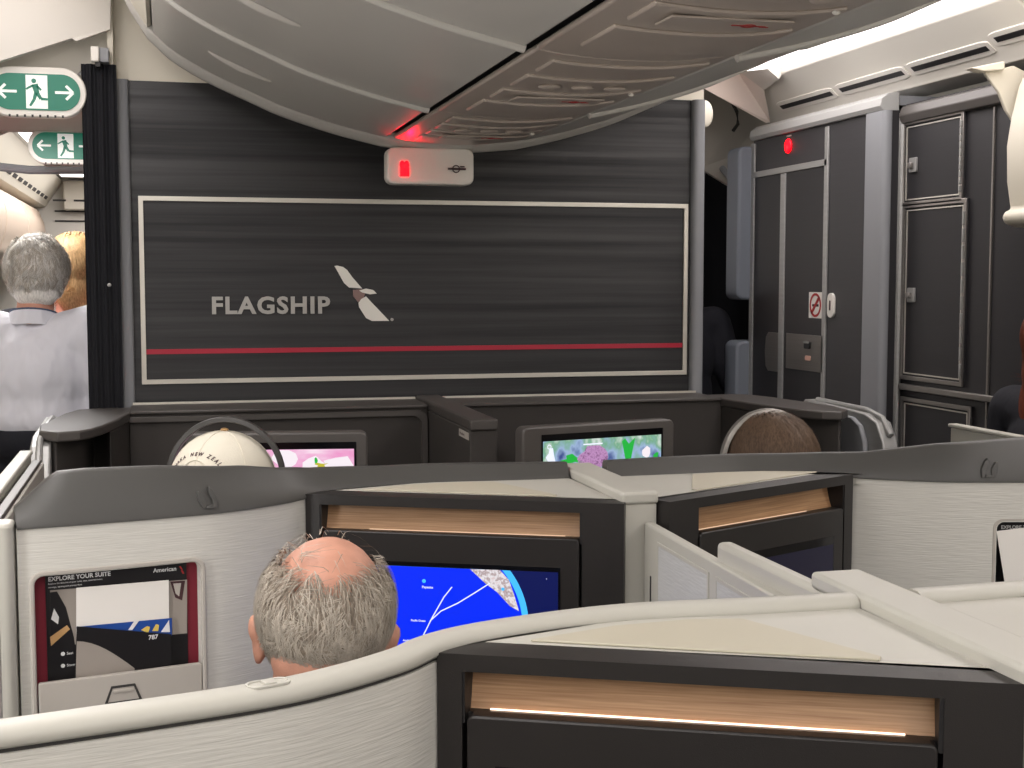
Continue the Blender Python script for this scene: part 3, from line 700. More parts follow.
def bin_unit(y0, y1, s, label, handle=True):
    S = SB(s)
    r = thing('overhead_bin', S(.5, (y0 + y1) / 2, 2.0), label, 'overhead bin', 'centre overhead bins')
    g = MB(S); shell_strip(g, S, prof, y0 + .006, y1 - .006); dr = g.build('bin_door', 'bin', r, bevel=.006, seg=3, ang=60)
    # body behind
    body = [(u, z + .02) for u, z in prof] + [(.9, 2.6), (.2, 2.6)]
    g = MB(S); g.prism(body, y0, y1, lambda a, b_, c: (a, c, b_)); g.build('bin_body', 'bin', r, smooth=False)
    g = MB(S); shell_strip(g, S, rail, y0, y1); g.build('outer_rail', 'bin_cream', r, ang=60)
    g = MB(S); rib = [(u, y0, z - .0005) for u, z in prof]; g.tube(rib, .010, 10); g.build('door_rib', 'bin', dr, ang=60)
    if handle:
        ym = (y0 + y1) / 2; i0 = [k for k, (u, z) in enumerate(prof) if u > .52][0]; pts = []
        for k in range(11):
            u = .56 + .16 * k / 10; z = pz(u) - .001; e = (1 - abs(k - 5) / 5.0) ** .5
            pts.append((u, z, e))
        rows = []
        for u, z, e in pts:
            w = .004 + .010 * e; rows.append([(u, ym - w, z), (u, ym + w, z), (u, ym + w * .6, z - .002 - .010 * e), (u, ym - w * .3, z - .002 - .010 * e)])
        g = MB(S); g.loft(rows); hd = g.build('handle', 'handle', dr, ang=50)
        rows = []
        for u, z, e in pts[1:-1]:
            rows.append([(u, ym + .013, z), (u, ym + .020, z), (u, ym + .019, z - .001), (u, ym + .014, z - .001)])
        g = MB(S); g.loft(rows); g.build('handle_recess', 'seam', dr)
    return r
YS = [-1.4, -.45, .5, 1.45, 2.38, 3.29, 3.965]
nm = ['behind the camera', 'above and behind the camera', 'overhead nearest the camera', 'crossing the top edge of the photo', 'second from the partition', 'next to the partition']
for s in (1, -1):
    for k in range(6):
        if k < 1: continue
        bin_unit(YS[k], YS[k + 1], s, 'centre overhead bin on the %s, %s' % ('left' if s > 0 else 'right', nm[k]))
# end fairing
g = MB(); ends = []
full = [(-u, z) for u, z in (prof + rail)][::-1] + [(-.1, 2.008), (0, 2.004), (.1, 2.008)] + [(u, z) for u, z in (prof + rail)]
b = MB(lambda a, b_, c: Vector((CB + a, b_, c)))
rows = []
for y, dz in ((3.967, .004), (3.975, -.006), (4.005, -.012), (4.012, -.018), (4.045, -.018), (4.055, -.010)):
    rows.append([(u, y, z + dz) for u, z in full])
b.loft(rows); fair = b.build('bin_end_fairing', 'bin', None, ang=50); tag(fair, 'curved grey end fairing joining the bins to the partition', 'fairing')
# service panels down the middle
PU = [(-.182, 2.016), (-.12, 2.008), (-.04, 2.003), (.04, 2.003), (.12, 2.009), (.235, 2.026)]
pu = [(p.x, p.y) for p in catmull([(a, b_, 0) for a, b_ in PU], 4)]
SP_ = lambda a, b_, c: Vector((CB + a, b_, c))
for k in range(1, 6):
    y0, y1 = YS[k], YS[k + 1]
    r = thing('service_panel', (CB, (y0 + y1) / 2, 2.0), 'brown-grey passenger service panel strip between the bins, %s' % nm[k], 'service panel', 'passenger service panels')
    def strip(ya, yb, ua, ub, th, m_, nm_, par, bev=.004, off=0):
        pr = [(u, z - off) for u, z in pu if ua <= u <= ub]
        g = MB(SP_); n = len(pr); rows = [[(u, ya, z), (u, yb, z), (u, yb, z + th), (u, ya, z + th)] for u, z in pr]
        g.loft(rows); return g.build(nm_, m_, par, bevel=bev, ang=60)
    strip(y0 + .001, y1 - .001, -.2, .25, .012, 'psu', 'panel', r)
    for (a, b_) in ((.06, .20), (.26, .42), (.48, .62), (.68, .88)):
        strip(y0 + a * (y1 - y0), y0 + b_ * (y1 - y0), -.15, .2, .008, 'psu', 'raised_cover', r, .004, .006)
    ym = y0 + .34 * (y1 - y0)
    g = MB(SP_); 
    for uu in (-.06, .0, .06): pass
    for uu in (-.07, .0, .07):
        g = MB(SP_); g.ell((uu, ym, 1.995), (.024, .022, .006)); g.build('reading_light', 'psu', r)
    g = MB(SP_); g.box(-.10, .1, y0 + .51 * (y1 - y0), y0 + .59 * (y1 - y0), 1.9925, 1.9965); pl = g.build('sign_plate', 'psu', r, bevel=.0015)
    ys = y0 + .55 * (y1 - y0)
    g = MB(SP_); g.ring([(.04 + .012 * math.cos(R(30 * q)), ys + .012 * math.sin(R(30 * q))) for q in range(12)], [(.04 + .009 * math.cos(R(30 * q)), ys + .009 * math.sin(R(30 * q))) for q in range(12)], 1.9915, 1.9925); g.box(.012, .068, ys - .0022, ys + .0022, 1.9915, 1.9925); g.box(.06, .075, ys + .003, ys + .006, 1.9915, 1.9925)
    g.build('no_smoking_icon', 'icon_red', pl, smooth=False)
    g = MB(SP_); g.ell((.14, y0 + .45 * (y1 - y0), 2.0), (.006, .006, .004)); g.build('rivet', 'white', r)
gp = MB(lambda a, b_, c: Vector((CB + a, b_, c)))
g = MB(); g.box(CB - .235, CB + .235, YS[1], 3.966, 2.034, 2.04); struct(g.build('trim_1', 'black'), 'dark gap between the overhead bins')

# sign under the bins at the partition
r = thing('information_sign', (CB, 4.0, 1.9), 'cream sign box under the bins with a glowing red seat belt symbol', 'sign')
a_, b2 = PY(387, 170, 3.99), PY(474, 170, 3.99); zt = PY(430, 153, 3.99).z; zb = PY(430, 184.5, 3.99).z
g = MB(); g.prism([(x, z) for x, z in rrect(a_.x, b2.x, zb, zt + .015, .022)], 3.99, 4.05, lambda a, b_, c: (a, c, b_)); g.build('housing', 'white', r, bevel=.006, seg=3)
ql = PY(404.5, 167.5, 3.988)
for dx in (-.012, .012):
    g = MB(); g.ell((ql.x + dx * .55, 3.988, ql.z + .008), (.008, .002, .012)); g.box(ql.x + dx * .55 - .007, ql.x + dx * .55 + .007, 3.9855, 3.989, ql.z - .026, ql.z + .0); g.build('lit_symbol', 'red_lamp', r)
qr = PY(456, 169, 3.988)
g = MB(lambda a, b_, c: Vector((qr.x + a, 3.988 - c, qr.z + b_)))
cir = lambda R_: [(R_ * math.cos(R(30 * q)), R_ * math.sin(R(30 * q))) for q in range(12)]
g.ring(cir(.012), cir(.009), 0, .002); g.box(-.025, .03, -.003, .003, 0, .0015); g.box(.012, .026, .005, .009, 0, .0015); g.build('no_smoking_symbol', 'icon', r, smooth=False)
li = bpy.data.lights.new('sign_glow', 'SPOT'); li.color = (1, .0, .015); li.energy = 2.6; li.shadow_soft_size = .006; li.spot_size = R(80); li.spot_blend = .8
lo = bpy.data.objects.new('sign_glow', li); COL.objects.link(lo); lo.location = (ql.x, 3.962, ql.z + .01); lo.rotation_euler = (R(180 + 46), 0, 0); lo['kind'] = 'structure'

# ------------------------------------------------------------------ ceilings
def panel(poly3, nm, m, th=.01, lab=None, d=(0, 0, 1)):
    g = MB(); n = len(poly3); d = Vector(d) * th; vs = [Vector(p) for p in poly3] + [Vector(p) + d for p in poly3]
    g.add(vs, [list(range(n)), [n + i for i in range(n)]] + [[i, (i + 1) % n, n + (i + 1) % n, n + i] for i in range(n)])
    return struct(g.build(nm, m, smooth=False), lab)
# right side: lamp cove, valence, ceiling
M['valence_cream'] = mat('valence_cream', (228, 224, 214), .5)
V0 = Vector((2.30, 0, 2.385)); V1 = Vector((2.45, 0, 2.262))
YF = 4.80
def box_s(nm, m, x0, x1, y0, y1, z0, z1, lab=None, bev=0):
    g = MB(); g.box(x0, x1, y0, y1, z0, z1); return struct(g.build(nm, m, bevel=bev), lab)
g = MB(); g.prism([(1.81, 2.345), (2.291, 2.412), (2.291, 2.42), (1.81, 2.36)], -2.4, YF, lambda a, b_, c: (a, c, b_)); lampR = g.build('ceiling_lamp', 'lamp'); tag(lampR, 'bright white ceiling light panel above the right aisle', 'ceiling light')
g = MB(); g.box(-.61, -.16, -2.4, 4.0, 2.47, 2.485); lampL = g.build('ceiling_lamp', 'lamp'); tag(lampL, 'white ceiling light panel above the left aisle, mostly out of view', 'ceiling light')
r = thing('valence', (2.4, 3.5, 2.26), 'cream valence with black air slots along the right ceiling light', 'valence')
vn = (V1 - V0).cross(Vector((0, 1, 0))).normalized()
if vn.x > 0: vn = -vn
def TV(y, t, c): return Vector((0, y, 0)) + V0 + (V1 - V0) * t + vn * c
def pvv(px, py): w = PPL(px, py, V0, vn); return (w.y, ((w - Vector((0, w.y, 0))) - V0).dot(V1 - V0) / (V1 - V0).length_squared)
g = MB(); cs = [(2.293, 2.398), (2.296, 2.388), (2.303, 2.384), (2.45, 2.262), (2.458, 2.25), (2.60, 2.245), (2.60, 2.50), (2.293, 2.5)]
ends_ = [(-2.4, 3.34), (3.35, 5.25)]
for k, (ya, yb) in enumerate(ends_):
    g = MB(); g.prism(cs, ya, yb, lambda a, b_, c: (a, c, b_)); g.build('valence_section', M['valence_cream'], r, bevel=.004)
for (a, b_, c, d_) in ((782, 107, 832, 92.5), (841.5, 90, 903, 71.5), (913.5, 69, 988, 47)):
    p, q = pvv(a, b_), pvv(c, d_); t = (p[1] + q[1]) / 2
    g = MB(TV); g.prism(rrect(q[0] - .02, p[0] + .02, t - .14, t + .14, .05), -.002, .003); fr = g.build('slot_frame', 'white', r, bevel=.0015)
    g = MB(TV); g.box(q[0], p[0], t - .05, t + .05, .003, .0045); g.build('air_slot', 'seam' if 0 else 'black', fr)
p = pvv(1001, 44); 
for ya in (p[0] - .64, p[0] - 1.44, p[0] - 2.24):
    t = .60
    g = MB(TV); g.prism(rrect(ya - .02, ya + .66, t - .14, t + .14, .05), -.002, .003); fr = g.build('slot_frame', 'white', r, bevel=.0015)
    g = MB(TV); g.box(ya, ya + .64, t - .05, t + .05, .003, .0045); g.build('air_slot', 'black', fr)
box_s('ceiling_right', 'ceil', 1.80, 2.5, -2.4, 6.4, 2.5, 2.52, 'ceiling above the right aisle')
box_s('ceiling_left', 'ceil', -.9, 0, -2.4, 4.3, 2.55, 2.57, 'ceiling above the left aisle')
# forward ceiling pieces right of the partition
def pyd(px, py, Y): return tuple(PY(px, py, Y))
panel([pyd(690, 60, 4.81), pyd(735, 40, 4.81), pyd(790, 60, 4.81), pyd(779, 79, 4.81), pyd(764, 90, 5.0), pyd(736, 69, 5.0), pyd(690, 92, 4.9)], 'ceiling_forward', 'ceil', .01, 'cream ceiling end panel beyond the light', (0, .3, 1))
panel([pyd(701, 84, 4.95), pyd(736, 69, 5.0), pyd(764, 90, 5.0), pyd(770, 122, 5.15), pyd(766, 123, 5.15), pyd(703, 88, 4.95)], 'ceiling_slope', 'ceil_pink', .01, 'pinkish sloping ceiling panel', (0, .3, 1))
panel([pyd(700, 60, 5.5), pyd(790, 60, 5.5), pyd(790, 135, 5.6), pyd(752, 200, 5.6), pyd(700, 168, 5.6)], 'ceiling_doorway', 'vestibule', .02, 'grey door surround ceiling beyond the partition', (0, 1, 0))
g = MB(); cpt = [PY(*p, 5.45) for p in ((716, 86), (729, 96), (737, 112), (738, 124), (733, 131))]; g.tube(cpt, .008, 8); struct(g.build('trim_2', 'seam'), 'curved dark groove in the doorway ceiling')
g = MB(); q = PY(705, 114, 4.75); g.ell(tuple(q), (.032, .012, .05)); o = g.build('round_cover', 'bin_cream'); tag(o, 'cream round cover beside the top of the right partition column', 'cover')
# left side: header pieces above the aisle
panel([pyd(-60, 80, 4.14), pyd(72, 38, 4.2), pyd(76, 41, 4.2), pyd(110, 29, 4.22), pyd(112, -60, 4.22), pyd(-60, -60, 4.1)], 'ceiling_header', 'ceil', .03, 'pinkish ceiling header over the left aisle', (0, 1, 0))
panel([pyd(-60, 70, 4.26), pyd(112, 25, 4.3), pyd(112, 66, 4.3), pyd(84, 66, 4.3), pyd(76, 76, 4.3), pyd(70, 112, 4.3), pyd(-60, 120, 4.26)][:7], 'ceiling_header_lower', 'wall', .02, 'cream panel carrying the nearer exit sign', (0, 1, 0))
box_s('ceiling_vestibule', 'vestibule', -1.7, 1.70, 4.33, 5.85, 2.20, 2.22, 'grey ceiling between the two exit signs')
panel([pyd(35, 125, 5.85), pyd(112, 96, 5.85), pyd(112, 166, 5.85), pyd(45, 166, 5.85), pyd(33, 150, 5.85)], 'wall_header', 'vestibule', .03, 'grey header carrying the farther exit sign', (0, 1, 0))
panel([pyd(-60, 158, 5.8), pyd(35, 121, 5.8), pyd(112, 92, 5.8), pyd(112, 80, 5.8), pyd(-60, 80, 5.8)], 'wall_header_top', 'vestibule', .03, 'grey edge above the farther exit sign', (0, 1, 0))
g = MB(); g.tube([PY(-60, 168, 6.0), PY(0, 167, 6.0), PY(30, 170, 6.0), PY(112, 170, 6.0)], .018, 10); o = g.build('curtain_rail', 'alu_grey'); tag(o, 'grey curtain rail crossing below the farther exit sign', 'rail')

def exit_sign(xc, yc, Y, label, sc, cut_=None):
    q = PY(xc, yc, Y); W, H = .145 * sc, .075 * sc
    r = thing('exit_sign', (q.x, Y, q.z - H), label, 'exit sign', 'green exit signs above the left aisle')
    T = lambda a, b_, c: Vector((q.x + a, Y - c, q.z + b_))
    g = MB(T); g.prism(rrect(-W, W, -H, H, H * .98, 10), -.04, 0); hs = g.build('housing', 'white', r, bevel=.004)
    w, h = W * .88, H * .72
    g = MB(T); g.prism(rrect(-w, w, -h, h, h * .98, 10), 0, .003); fc = g.build('green_face', 'green', r)
    g = MB(T); g.box(-.052 * sc * .55, .058 * sc * .55 * 1.05, -h * .92, h * .92, .003, .0038); g.build('white_door', 'exit_white', r)
    k = h
    def P(pts, nm, m, c0=.0038, c1=.0046): g = MB(T); g.prism([(a * k, b_ * k) for a, b_ in pts], c0, c1); g.build(nm, m, r, smooth=False)
    g = MB(T); c_ = .0042
    L = lambda pts, rad: g.tube([(a * k, b_ * k, c_) for a, b_ in pts], rad * k, 8, flat=1)
    g.ell((-.12 * k, .62 * k, c_), (.13 * k, .001, .13 * k)) if 0 else g.prism([(-.10 * k + .13 * k * math.cos(R(30 * q_)), .60 * k + .13 * k * math.sin(R(30 * q_))) for q_ in range(12)], .0038, .0046)
    def limb(a, b_, w0, w1):
        A = Vector(a); B = Vector(b_); d = (B - A).normalized(); n = Vector((-d.y, d.x))
        g.prism([tuple((A + n * w0) * k), tuple((B + n * w1) * k), tuple((B - n * w1) * k), tuple((A - n * w0) * k)], .0038, .0046)
    limb((-.06, .42), (.05, -.05), .17, .13); limb((-.12, .36), (-.46, .18), .06, .05); limb((-.46, .18), (-.5, .12), .05, .05)
    limb((.05, .34), (.28, .1), .06, .05); limb((.28, .1), (.48, .14), .05, .05) if 0 else None
    limb((.0, -.05), (-.1, -.42), .1, .08); limb((-.1, -.42), (-.32, -.78), .08, .06); limb((.06, -.05), (.26, -.38), .11, .08); limb((.26, -.38), (.62, -.40), .08, .06)
    g.build('running_figure', 'green', r, smooth=False)
    for sg in (-1, 1):
        g = MB(T); x = sg * w * .66
        def lb(a, b_, w0):
            A = Vector(a); B = Vector(b_); d = (B - A).normalized(); n = Vector((-d.y, d.x)) * w0
            g.prism([tuple(A + n), tuple(B + n), tuple(B - n), tuple(A - n)], .003, .0042)
        tip = x + sg * h * .42; lb((x - sg * h * .55, 0), (tip, 0), h * .075); lb((tip, 0), (tip - sg * h * .38, h * .38), h * .075); lb((tip, 0), (tip - sg * h * .38, -h * .38), h * .075)
        g.build('arrow', 'exit_white', r, smooth=False)
    for i in range(8):
        g = MB(T); x = -W * .55 + i * W * .15; g.box(x, x + W * .04, -H * 1.0, -H * .9, -.002, .001); g.build('vent_notch', 'seam', r, smooth=False)
exit_sign(36, 92, 4.22, 'green exit sign with running figure and two arrows, nearer and larger of the two', .97)
exit_sign(65, 146, 5.78, 'green exit sign with running figure, farther one partly behind the black curtain', .98)

# curtain and its bracket
xa, xb = PY(84, 200, 4.22).x, PY(119, 200, 4.22).x; ztc = PY(100, 64, 4.22).z
g = MB(); n = 60; ps = []
rows = []
for i in range(n + 1):
    t = i / n; x = xa + (xb - xa) * t; y = 4.225 + .005 * math.sin(t * 19) + .002 * math.sin(t * 61)
    rows.append([(x, y, .02), (x, y, ztc), (x, y + .012, ztc), (x, y + .012, .02)])
g.loft(rows); cu = g.build('aisle_curtain', 'curtain'); tag(cu, 'black folded curtain hanging beside the left partition column', 'curtain')
r = thing('curtain_bracket', PY(98, 56, 4.22), 'small cream rail bracket holding the top of the black curtain', 'bracket')
p = PY(95, 55, 4.19); g = MB(); g.box(p.x - .012, p.x + .012, 4.18, 4.21, p.z - .02, p.z + .024); g.build('rail_end', 'white', r, bevel=.004)
p = PY(104, 55, 4.2); g = MB(); g.box(p.x - .014, p.x + .014, 4.19, 4.27, p.z - .022, p.z + .02); g.build('bracket_block', 'alu_grey', r, bevel=.003)
p = PY(98, 62, 4.2); g = MB(); g.box(p.x - .008, p.x + .008, 4.19, 4.22, p.z - .016, p.z + .01); g.build('hook', 'black', r, bevel=.002)
p = PY(109, 60, 4.24); g = MB(); g.box(p.x - .004, p.x + .012, 4.24, 4.29, PY(109, 84, 4.24).z, 2.5); struct(g.build('trim_3', 'bin_cream'), 'cream upright beside the curtain bracket')
p = PY(113.5, 285, 4.2); g = MB(); g.ell((p.x - .012, 4.2, p.z), (.006, .003, .006)); o = g.build('curtain_snap', 'alu'); tag(o, 'tiny metal snap on the black curtain edge', 'snap')

# far cabin seen down the left aisle
box_s('ceiling_far', M['ceil_far'] if 'ceil_far' in M else mat('ceil_far', (236, 234, 228), .6), -1.6, 3.3, 5.9, 14, 2.42, 2.44, 'white ceiling of the next cabin')
g = MB(); g.box(-.75, -.05, 6.3, 11, 2.40, 2.415); o = g.build('ceiling_lamp', 'lamp'); tag(o, 'bright ceiling light of the next cabin past the exit signs', 'ceiling light')
g = MB(); g.box(-1.55, -1.25, 6.3, 11.5, 2.40, 2.415); o = g.build('ceiling_lamp', 'lamp'); tag(o, 'outer ceiling light strip of the next cabin', 'ceiling light')
# far cabin valence and bins (left)
g = MB(); g.prism([(-.78, 2.40), (-.92, 2.20), (-1.5, 2.14), (-1.5, 2.40)], 6.4, 11.6, lambda a, b_, c: (a, c, b_)); o = g.build('valence', 'bin_cream'); tag(o, 'white valence with dashed air slots in the next cabin at left', 'valence')
M['bin_far'] = mat('bin_far', (196, 178, 160), .5)
for y in [6.6 + .32 * i for i in range(15)]:
    g = MB(); T_ = lambda t: (-.78 - .14 * t, 2.40 - .20 * t)
    a, b_ = T_(.70), T_(.80); g.add([(a[0] + .004, y, a[1]), (a[0] + .004, y + .2, a[1]), (b_[0] + .004, y + .2, b_[1]), (b_[0] + .004, y, b_[1]), (a[0] - .02, y, a[1]), (a[0] - .02, y + .2, a[1]), (b_[0] - .02, y + .2, b_[1]), (b_[0] - .02, y, b_[1])], [(0, 1, 2, 3), (4, 5, 6, 7), (0, 1, 5, 4), (1, 2, 6, 5), (2, 3, 7, 6), (3, 0, 4, 7)])
    g.build('air_slot', 'seam', o)
for i, (y0, y1, lab) in enumerate(((8.6, 9.9, 'nearer curved cream side bin of the next cabin, at the left edge'), (7.2, 8.55, 'cream side bin at the left picture edge above the pink cap'), (9.95, 11.3, 'farther curved cream side bin of the next cabin'))):
    pf = [(-1.56, 2.13), (-1.02, 2.17), (-.93, 2.10), (-.90, 1.98), (-.93, 1.84), (-1.02, 1.74), (-1.56, 1.72)]
    pf = [(p.x, p.y) for p in catmull([(a, b_, 0) for a, b_ in pf], 4)]
    g = MB(); g.prism(pf, y0, y1, lambda a, b_, c: (a - .08 * (i == 0) * 0, c, b_)); o = g.build('side_bin', M['bin_far'], bevel=.01, ang=60); tag(o, lab, 'overhead bin', 'side bins of the next cabin')
g = MB(); g.box(-.77, 1.0, 11.42, 11.59, 2.17, 2.40); o = g.build('valence', 'bin_cream', bevel=.01); tag(o, 'white cross valence on the far end wall of the next cabin', 'valence')
for q_ in range(6):
    g = MB(); g.box(-.85 + q_ * .16, -.75 + q_ * .16, 11.412, 11.42, 2.235, 2.25); g.build('air_slot', 'seam', o)
g = MB(); g.box(-1.6, 3.3, 11.6, 11.7, 0, 2.42); struct(g.build('wall_back', mat('far_wall', (232, 228, 218), .6)), 'pale end wall of the next cabin')
for z in (2.16, 2.08):
    g = MB(); g.box(-.85, -.1, 11.585, 11.6, z, z + .012); struct(g.build('trim_4', 'seam'), 'thin dark line on the far end wall')
g = MB(); g.box(-1.75, -1.6, -2.5, 14, 0, 2.6); struct(g.build('wall_left', 'wall'), 'cabin side wall, left')
g = MB(); g.box(3.45, 3.55, -2.5, 14, 0, 2.6); struct(g.build('wall_right', 'wall'), 'cabin side wall, right')
g = MB(); g.box(-1.75, 3.55, -2.5, -2.4, 0, 2.6); struct(g.build('wall_rear', 'wall'), 'cabin wall behind the camera')
g = MB(); g.box(-1.75, 3.55, -2.5, 4.3, 2.62, 2.64); struct(g.build('ceiling', 'ceil'), 'cabin ceiling above the bins')
g = MB(); g.box(-1.75, -.9, -2.4, 4.3, 2.5, 2.52); struct(g.build('ceiling_outer', 'ceil'), 'outer left ceiling')

# ------------------------------------------------------------------ lavatory block
XF = 2.35
def py_(px): d = ray(px, 281); return XF * d.y / d.x
lav = thing('lavatory', (XF + .3, 4.6, 0), 'dark lavatory block with folding door, red lamp and grey corner column', 'lavatory')
Y0 = py_(866); Y1 = py_(752)
g = MB(); g.box(XF, 3.44, Y0 - .02, Y1, 0, 2.19); g.build('wall_panel', 'monument', lav, smooth=False)
TL = lambda y, z, c: Vector((XF - c, y, z))
def lz(px, py): w = PX(px, py, XF); return (w.y, w.z)
# crown
g = MB(); cr = [(XF + .05, 2.17), (XF - .012, 2.17), (XF - .02, 2.185), (XF - .016, 2.21), (XF + .01, 2.228), (XF + .05, 2.232)]
g.prism(cr, Y0 - .11, Y1, lambda a, b_, c: (a, c, b_)); g.build('crown_moulding', mat('crown_light', (168, 168, 166), .5), lav, bevel=.002)
g = MB(); g.box(XF + .02, 3.4, Y0 - .10, Y1 - .01, 2.19, 2.222); g.build('roof', 'alu_grey', lav)
# corner column
ya, yb = py_(884), py_(864)
g = MB(); g.prism([(x, y) for x, y in rrect(XF - .012, XF + .028, ya, yb, .018, 6)], 0, 2.17); g.build('corner_column', 'alu_grey', lav)
g = MB(); g.box(XF + .02, 3.4, ya + .004, yb, 0, 2.17); g.build('end_panel', 'monument_dark', lav)
# frames
def bar(ya, yb, za, zb, th=.008, m_='alu', nm_='door_frame', par=None):
    g = MB(TL); g.box(min(ya, yb), max(ya, yb), za, zb, 0, th); return g.build(nm_, m_, par or lav, bevel=.0015)
yc, yd, ye = lz(785, 240)[0], lz(827, 240)[0], lz(754, 240)[0]
zt_ = lz(790, 169)[1]
bar(lz(825.5, 200)[0], lz(829, 200)[0], 0, 2.16); bar(lz(752, 200)[0], lz(755.5, 200)[0], 0, 2.16); 
bar(lz(755, 200)[0], lz(828, 200)[0], zt_ - .012, zt_ + .012)
dr = thing('x', (0, 0, 0), None, None); bpy.data.objects.remove(dr)
g = MB(TL); g.box(lz(825, 200)[0], lz(756, 200)[0], .02, zt_ - .014, 0, .004); dr = g.build('folding_door', 'monument_dark', lav)
bar(lz(782.5, 200)[0], lz(787, 200)[0], .02, zt_ - .014, .010, 'alu', 'door_stile', None)
a, b_ = lz(788, 333), lz(824, 373)
g = MB(TL); g.box(b_[0], a[0], b_[1], a[1], .004, .008); lp = g.build('latch_plate', 'steel', lav, bevel=.001)
l0, l1 = lz(782, 333), lz(766, 370)
g = MB(TL); g.prism([(p[0], p[1]) for p in [(l0[0], l1[1]), (l0[0], l0[1]), (l1[0] - .03, l0[1]), (l1[0] - .008, l0[1] - .02), (l1[0], (l0[1] + l1[1]) / 2), (l1[0] - .008, l1[1] + .02), (l1[0] - .03, l1[1])]], .004, .007); g.build('push_plate', 'steel', lav, bevel=.001)
q = lz(810, 345); g = MB(TL); g.prism(rrect(q[0] - .022, q[0] + .022, q[1] - .014, q[1] + .012, .006), .008, .016); g.build('latch_slider', 'black', lp, bevel=.002)
q = lz(810, 342.5); g = MB(TL); g.prism(rrect(q[0] - .022, q[0] + .022, q[1] - .003, q[1] + .005, .002), .016, .018); g.build('slider_edge', 'alu', lp)
q = lz(810, 358); g = MB(TL); g.prism(rrect(q[0] - .022, q[0] + .022, q[1] - .009, q[1] + .009, .006), .008, .010); g.build('vacant_window', mat('peach_indicator', (226, 176, 158), .4), lp)
a, b_ = lz(810.5, 292), lz(823.5, 318.5)
g = MB(TL); g.prism(rrect(b_[0], a[0], b_[1], a[1], .003), .004, .006); pk = g.build('no_smoking_placard', 'paper', lav)
cy, cz = (a[0] + b_[0]) / 2, (a[1] + b_[1]) / 2; rr_ = (a[0] - b_[0]) * .42
g = MB(TL); g.ring([(cy + rr_ * math.cos(R(20 * k)), cz + rr_ * math.sin(R(20 * k))) for k in range(18)], [(cy + rr_ * .8 * math.cos(R(20 * k)), cz + rr_ * .8 * math.sin(R(20 * k))) for k in range(18)], .006, .0075)
w = rr_ * .1; g.prism([(cy - rr_ * .7 + w, cz + rr_ * .7 + w), (cy + rr_ * .7 + w, cz - rr_ * .7 + w), (cy + rr_ * .7 - w, cz - rr_ * .7 - w), (cy - rr_ * .7 - w, cz + rr_ * .7 - w)][::1], .006, .0075)
g.build('prohibition_ring', 'icon_red', pk, smooth=False)
g = MB(TL); g.box(cy - rr_ * .55, cy + rr_ * .55, cz - rr_ * .12, cz + rr_ * .08, .006, .007); g.build('cigarette_mark', 'icon', pk)
a, b_ = lz(829.5, 293), lz(835.5, 318)
g = MB(TL); g.prism(rrect(b_[0], a[0], b_[1], a[1], (a[0] - b_[0]) * .48, 6), 0, .010); ov = g.build('call_plate', 'white', lav, bevel=.002)
g = MB(TL); g.prism(rrect((a[0] + b_[0]) / 2 - .004, (a[0] + b_[0]) / 2 + .004, (a[1] + b_[1]) / 2 - .018, (a[1] + b_[1]) / 2 + .018, .003), .010, .012); g.build('call_button', 'icon', ov)
q = lz(789, 146); 
g = MB(lambda a, b_, c: Vector((a, b_, c))); g.ell((XF - .004, q[0], q[1]), (.008, .028, .028)); g.build('red_lamp', 'red_lamp', lav)
g = MB(TL); g.box(q[0] - .02, q[0] + .02, q[1] + .036, q[1] + .042, 0, .002); g.build('lamp_mark', 'flap', lav)

# crew seat cushions at the forward edge of the lavatory
cs = thing('crew_seat', (2.33, Y1 + .06, .4), 'grey-blue folded crew seat cushions on the lavatory edge by the dark doorway', 'crew seat')
for (za, zb) in ((PY(742, 300, Y1).z, PY(742, 146, Y1).z), (.45, PY(742, 341, Y1).z)):
    x0 = PY(738, 220, Y1 + .005).x
    g = MB(); g.prism(rrect(x0, XF + .1, za, zb, .03), Y1 + .005, Y1 + .13, lambda a, b_, c: (a, c, b_)); g.build('cushion', 'cushion_blue', cs, bevel=.012, seg=3)

# ------------------------------------------------------------------ closet wall aft of the lavatory
XC = 2.42
def cz_(px, py): w = PX(px, py, XC); return (w.y, w.z)
TC = lambda y, z, c: Vector((XC - c, y, z))
cb = thing('closet', (XC + .3, 3.7, 0), 'dark closet wall with three silver-framed doors right of the grey column', 'closet')
ye_ = 2.9
g = MB(); g.box(XC, 3.44, 3.415, ya + .0, 0, 2.19); g.build('closet_body', 'monument_dark', cb, smooth=False)
g = MB(); g.box(XC, 3.44, ye_, 3.414, 0, 1.715); g.build('lower_cabinet', 'monument_dark', cb, smooth=False)
g = MB(); g.prism([(XC + .04, 2.12), (XC - .02, 2.125), (XC - .03, 2.15), (XC - .02, 2.18), (XC + .04, 2.2)], 3.48, ya - .002, lambda a, b_, c: (a, c, b_)); g.build('top_moulding', M['bezel'], cb, bevel=.003)
g = MB(); g.tube([(XC - .012, cz_(906, 110)[0], 0), (XC - .012, cz_(906, 110)[0], 2.16)], .012, 8); g.build('upright_edge', 'alu', cb)
